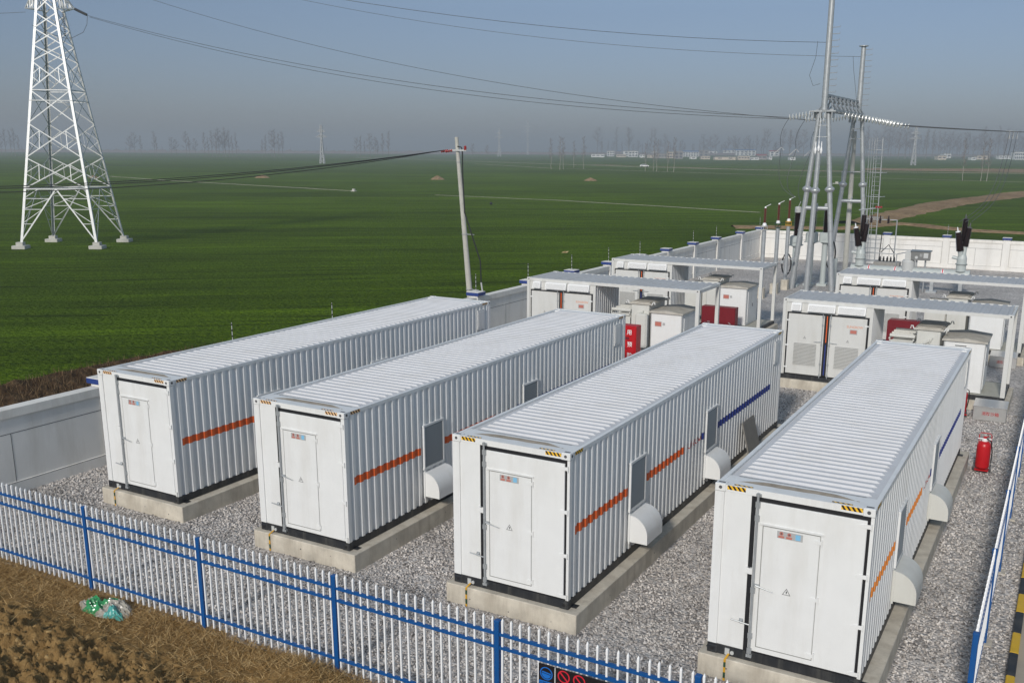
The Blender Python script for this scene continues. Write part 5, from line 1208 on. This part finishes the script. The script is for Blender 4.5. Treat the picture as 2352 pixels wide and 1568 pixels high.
# ---------------------------------------------------------------- bare trees
BARK = mat('bark_grey', (.20, .17, .14), .9, var=.2, vscale=1); TWIG = mat('twigs', (.22, .18, .17), .9); LIME = mat('limewashed_trunk', (.38, .35, .3), .9)
def tree_proto(name, hh, seed, slim, white=False):
    rr = random.Random(seed); t = thing(name, 'x', 'tree'); tr = MB()
    lean = Vector((rr.uniform(-.02,.02), rr.uniform(-.02,.02), 1)); N_ = 8
    pts = [Vector((lean.x*hh*k/N_+rr.uniform(-.12,.12)*(k>0), lean.y*hh*k/N_+rr.uniform(-.12,.12)*(k>0), hh*k/N_)) for k in range(N_+1)]
    r0 = hh*(.007 if white else .010)
    for k in range(N_): tr.tube(pts[k], pts[k+1], r0*(1-k/N_*.85), r0*(1-(k+1)/N_*.85), n=6, cap=False)
    o1 = tr.build('trunk', LIME if white else BARK, t)
    cr = MB()
    def at(z): k = min(N_-1, int(z/hh*N_)); return pts[k].lerp(pts[k+1], z/hh*N_-k)
    nb = 34
    for i in range(nb):
        z = hh*(.28+.70*(i/nb)**.9); a = rr.uniform(0, 6.28); ln = hh*(.16 if slim else .26)*(1-.6*(z/hh-.28)/.72)*rr.uniform(.6, 1.15); up = rr.uniform(.9, 1.8) if slim else rr.uniform(.5, 1.2)
        d = Vector((math.cos(a), math.sin(a), up)).normalized(); p = at(z); q = p+d*ln; cr.tube(p, q, r0*.26, r0*.07, n=3, cap=False)
        for j in range(9):
            s = rr.uniform(.25, 1); b0 = p.lerp(q, s); d2 = (d+Vector((rr.uniform(-1,1), rr.uniform(-1,1), rr.uniform(-.3,1.0)))*.9).normalized(); e = b0+d2*ln*rr.uniform(.3,.6); cr.tube(b0, e, r0*.12, r0*.05, n=3, cap=False)
            for k in range(7):
                b1 = b0.lerp(e, rr.uniform(.2, 1)); d3 = (d2+Vector((rr.uniform(-1,1), rr.uniform(-1,1), rr.uniform(-.3,.9)))).normalized(); e3 = b1+d3*ln*.28; wv = Vector((d3.y, -d3.x, .2)).normalized()*r0*.08
                cr.add([b1-wv, b1+wv, e3], [(0,1,2)])
    cr.build('crown', TWIG, t)
    return t
protos = [tree_proto('poplar_tree', 24, 3, True), tree_proto('poplar_tree', 22, 8, True), tree_proto('poplar_tree', 20, 15, False), tree_proto('poplar_tree', 19, 22, False), tree_proto('poplar_tree', 10.5, 31, True, True)]
used = [False]*len(protos); KM = kidmap(); FD = f
def ground_at(px, py):     # point of the ground under a photo pixel (2352 px wide)
    d = f + r2*((px-PPX)/FPX) + u2*((PPY-py)/FPX); s = (CAMLOC.z-FZ)/-d.z; return CAMLOC+d*s
def put_tree(k, px, py, hpx, label, group):
    g = ground_at(px, py); dist = (g-CAMLOC).dot(f); hh = hpx/FPX*dist; base_h = [24,22,20,19,10.5][k]
    if used[k]: o = copy_tree(protos[k], None, KM)
    else: o = protos[k]; used[k] = True
    o.location = (g.x, g.y, FZ-.05); o.scale = (hh/base_h,)*3; o.rotation_euler = (0,0,random.Random(int(px*3)).uniform(0,6.28)); o['label'] = label; o['group'] = group; o['category'] = 'tree'
L1 = 'hazy bare tree in the far group left of the pylon'; G1 = 'bare trees left of the pylon'
for x, y, h in ((4,357,52),(14,358,60),(27,358,56),(36,359,62),(45,358,45)): put_tree(x%2, x, y, h, L1, G1)
L2 = 'hazy bare poplar in the far row between the pylon and the concrete pole'; G2 = 'far row of bare poplars'
for x, y, h in ((299,359,44),(311,359,52),(325,359,46),(357,359,56),(361,360,44),(395,360,42),(406,360,38),(430,360,54),(436,361,46),(450,360,40),(471,361,55),(480,361,44),(488,360,58),(498,361,52),(505,361,62),(513,361,55),(519,361,66),(527,361,60),(535,362,48),(544,361,54),(603,362,40),(611,362,50),(625,362,58),(631,362,62),(641,363,54),(650,362,58)): put_tree((x+y)%4, x, y, h, L2, G2)
L3 = 'hazy bare tree in the far group just left of the concrete pole'; G3 = 'bare trees left of the concrete pole'
for x, y, h in ((820,363,44),(829,364,50),(838,363,38),(851,364,54),(862,364,46),(880,364,56),(893,364,60),(868,364,40)): put_tree((x+y)%4, x, y, h, L3, G3)
for x, y, h, lb in ((1085,364,32,'small round bare tree just right of the concrete pole top'),(1118,365,30,'small round bare tree second to the right of the concrete pole')): put_tree(2, x, y, h, lb, 'small trees right of the pole')
L4 = 'bare tree with pale trunk lining the country road near the white car'; G4 = 'trees along the country road'
for x, y, h in ((1266,389,68),(1286,390,74),(1294,389,70),(1318,386,60),(1340,388,72),(1482,393,62),(1500,393,66),(1508,394,70),(1533,394,68),(1547,395,76)): put_tree(4, x, y, h, L4, G4)
L5 = 'bare tree with pale trunk standing alone in the field right of the gantry'
for x, y, h in ((2211,415,92),(2252,416,88),(2266,416,94)): put_tree(4, x, y, h, L5, 'three lone trees right of the gantry')
L6 = 'hazy bare tree rising behind the village houses'; G6 = 'trees behind the village'
rr = random.Random(5)
for k in range(56):
    x = 1370+k*8.6+rr.uniform(-5,5); put_tree(rr.randrange(4), x, 356.5+ (x-1370)*.012+rr.uniform(0,1), rr.uniform(26,50) if rr.random() < .8 else 62, L6, G6)
L7 = 'faint bare tree in the wood behind the reed bed right of the gantry'; G7 = 'trees in the wood right of the gantry'
for k in range(60):
    x = 1985+k*6.3+rr.uniform(-4,4); put_tree(rr.randrange(4), x, 362+rr.uniform(0,3.5), rr.uniform(42,74), L7, G7)
L8 = 'very faint distant tree on the left horizon'; G8 = 'trees on the left horizon'
for k in range(26):
    x = 60+k*29+rr.uniform(-10,10)
    put_tree(rr.randrange(4), x, 350+(x/2352*12), rr.uniform(9,16), L8, G8)
m = MB()
# far-off wood line that reads as one mass
n = 420; V = []; F = []
for k in range(n+1):
    x = -60+2500*k/n; g = ground_at(x, 349.2+x/2352*11.5); hz_ = 3.5+3*abs(noise.noise(Vector((k*.3, 0, 0))))+3*noise.noise(Vector((k*.9, 3, 0)))
    dd = (g-CAMLOC); dd.z = 0; dd.normalize()
    V += [(g.x, g.y, FZ-.5), (g.x, g.y, FZ+hz_), (g.x+dd.x*25, g.y+dd.y*25, FZ+hz_*.9), (g.x+dd.x*25, g.y+dd.y*25, FZ-.5)]
for k in range(n):
    for q in range(3): F.append((4*k+q, 4*k+4+q, 4*k+5+q, 4*k+1+q))
m.add(V, F); tag(m.build('distant_wood', TWIG), 'faint low line of woods along the whole horizon', 'wood', kind='stuff')

# ---------------------------------------------------------------- village
HW = mat('house_white', (.88, .87, .85), .8, var=.08); HG = mat('house_grey', (.36, .33, .31), .85, var=.1); HT = mat('house_tan', (.68, .58, .47), .85, var=.1); HB = mat('roof_blue', (.04, .17, .42), .6); HR = mat('roof_red', (.42, .06, .07), .6); HS = mat('roof_slab', (.3,.29,.28), .8)
def house(x0, x1, yt, yb, wall_, roof_, label, wins, upper=False):
    g = ground_at((x0+x1)/2, yb); dist = (g-CAMLOC).dot(f); wd = (x1-x0)/FPX*dist; hh = (yb-yt)/FPX*dist
    t = thing('village_house', label, 'house', (g.x, g.y, FZ), -YAW*-1 if False else YAW*-1, 'houses of the far village'); t.rotation_euler = (0,0,.5)
    dp = 9
    m = MB(); m.box(-wd/2, wd/2, 0, dp, 0, hh*.88); m.build('wall', wall_, t)
    m = MB()
    if roof_ in (HB, HR): m.prism([(-.5,hh*.88),(dp+.5,hh*.88),(dp/2,hh*1.06)], 'x', -wd/2-.3, wd/2+.3)
    else: m.box(-wd/2-.2, wd/2+.2, -.3, dp+.3, hh*.88+.02, hh*.96)
    m.build('roof', roof_, t)
    n_ = wins; rows = 2 if hh > 6.5 else 1
    for rw in range(rows):
        for k in range(n_):
            cx = -wd/2+wd*(k+.5)/n_; w_ = min(1.7, wd/n_*.34); zc = hh*(.5 if rows == 1 else (.24 if rw == 0 else .64)); m = MB(); m.box(cx-w_, cx+w_, -.05, .02, zc-hh*.13, zc+hh*.13); m.build('window', DARKWD, t)
def vx(x): return (1900+x/3.136)/1.435
def vy(y): return (440+y/3.136)/1.435
vil = [(155,290,212,246,HW,HS,'low white farm building, leftmost of the village',3),(318,390,178,238,HW,HS,'two storey white house, first tall one from the left of the village',3),(415,515,215,246,HT,HS,'low tan house left of the white car line',3),(418,470,180,215,HG,HB,'grey house with small blue roof at the left of the village',1),(485,545,178,236,HW,HS,'narrow white two storey house third from the left',1),(540,635,178,244,HW,HS,'white two storey house with three window bays left of the gap',3),(655,706,218,250,HW,HS,'small white house at the right end of the left village part',2),(735,800,220,252,HT,HS,'small tan house with two windows right of the white one',2),(770,838,182,222,HW,HS,'pale upper storey house behind the grey sheds',3),(815,935,212,256,HG,HS,'long grey house in the village centre',4),(940,1012,186,258,HT,HS,'tall tan house in the village centre beside the thin trees',3),(1015,1100,182,262,HG,HS,'brown grey block right of the tall tan house',2),(1100,1262,184,240,HW,HB,'long white two storey house with many window bays mid village',6),(1178,1240,240,264,HW,HS,'low white shed in front of the long white house',1),(1265,1365,172,236,HG,HS,'grey two storey house with dark windows mid village',2),(1290,1380,232,268,HT,HS,'pale single storey house in front of the grey one',3),(1368,1455,182,226,HW,HS,'white upper storey house left of the blue roofs',2),(1430,1645,240,274,HT,HS,'long low pinkish farm wall building in front',2),(1520,1640,166,224,HW,HB,'white house under the left bright blue roof',3),(1650,1850,170,230,HW,HB,'wide white house under the right bright blue roof',5),(1672,1790,232,274,HT,HS,'cream and brown front house below the blue roofs',4),(1790,1885,244,274,HW,HS,'small white outbuilding right of the cream house',2),(1870,1965,222,272,HG,HR,'grey house with faded red roof in front',2),(1998,2092,180,236,HW,HR,'white two storey house with red roof, rightmost of the village',2),(1990,2022,238,272,HW,HS,'tiny white shed below the red roofed house',1),(2208,2262,242,276,HW,HS,'white shed standing apart right of the village',1)]
for (x0, x1, yt, yb, wl, rf, lab, wn) in vil: house(vx(x0), vx(x1), vy(yt), vy(yb), wl, rf, lab, wn)
def v7x(x): return (2650+x/3.244)/1.435
def v7y(y): return (420+y/3.244)/1.435
for (x0, x1, yt, yb, wl, rf, lab, wn) in [(1430,1520,300,348,HT,HS,'faint pale house in the wood right of the gantry, leftmost',2),(1485,1570,278,330,HW,HS,'faint white house in the wood right of the gantry',2),(1790,1840,318,350,HW,HS,'faint small white house between the lone trees',1),(1850,1960,300,345,HT,HS,'faint tan house behind the lone trees',2),(2085,2230,300,340,HW,HS,'faint low white building left of the white block at the right edge',3),(2248,2352,258,346,HW,HS,'white two storey block at the right edge of the photo',5)]: house(v7x(x0), v7x(x1), v7y(yt), v7y(yb), wl, rf, lab, wn)
# white car on the road
g = ground_at(1480, 384)
t = thing('parked_car', 'tiny white car on the far country road before the village', 'car', (g.x, g.y, FZ+.03), .5)
cw = mat('car_white', (.85,.85,.85), .25); m = MB(); m.prism([(-2.2,.35),(2.2,.35),(2.25,.75),(1.5,.92),(.7,1.42),(-1.1,1.45),(-2.0,1.0),(-2.25,.8)], 'y', -.85, .85); m.build('body', cw, t)
m = MB(); m.prism([(1.35,.95),(.68,1.36),(-1.05,1.38),(-1.85,1.0)], 'y', -.87, .87); m.build('window_band', DARKWD, t)
for x in (-1.35, 1.4):
    for y in (-.88, .72): m = MB(); m.lathe([(.33,0),(.33,.16)], (x,y,.34), (0,1,0), 14); m.build('wheel', RUBBER, t)
# far pylons
for (x, y, h, lab) in ((741,376,86,'faint lattice pylon in the haze left of the concrete pole'),(1147,360,62,'very faint slim pylon in the haze right of the concrete pole'),(1212,356,76,'thin faint mast on the horizon in the middle'),(2097,380,86,'faint lattice pylon in the wood right of the gantry')):
    g = ground_at(x, y); dist = (g-CAMLOC).dot(f); hh = h/FPX*dist; s0 = hh*.095
    s0 = hh*(.02 if x == 1212 else .055)
    sa = (lambda hh, s0: (lambda z: max(s0*(1-z/hh*1.25), hh*.018)))(hh, s0)
    pylon((g.x, g.y), .4, lab, [hh*q for q in (0,.12,.24,.36,.48,.6,.7,.8,.9,1)], sa, (hh,), wd=.2, parts=False, zarm=[(hh*.68, hh*.15), (hh*.82, hh*.12)])

# ---------------------------------------------------------------- haze
m = MB(); m.box(-4350, 4350, -4350, 4350, -2.5, 44)
hz = bpy.data.materials.new('haze'); hz.use_nodes = True; nt = hz.node_tree; nt.nodes.remove(nt.nodes['Principled BSDF'])
pv = nt.nodes.new('ShaderNodeVolumePrincipled'); pv.inputs['Color'].default_value = (.75, .81, .85, 1); pv.inputs['Density'].default_value = .00078; pv.inputs['Anisotropy'].default_value = 0.1
nt.links.new(pv.outputs[0], nt.nodes['Material Output'].inputs['Volume'])
tag(m.build('haze', hz), kind='stuff')
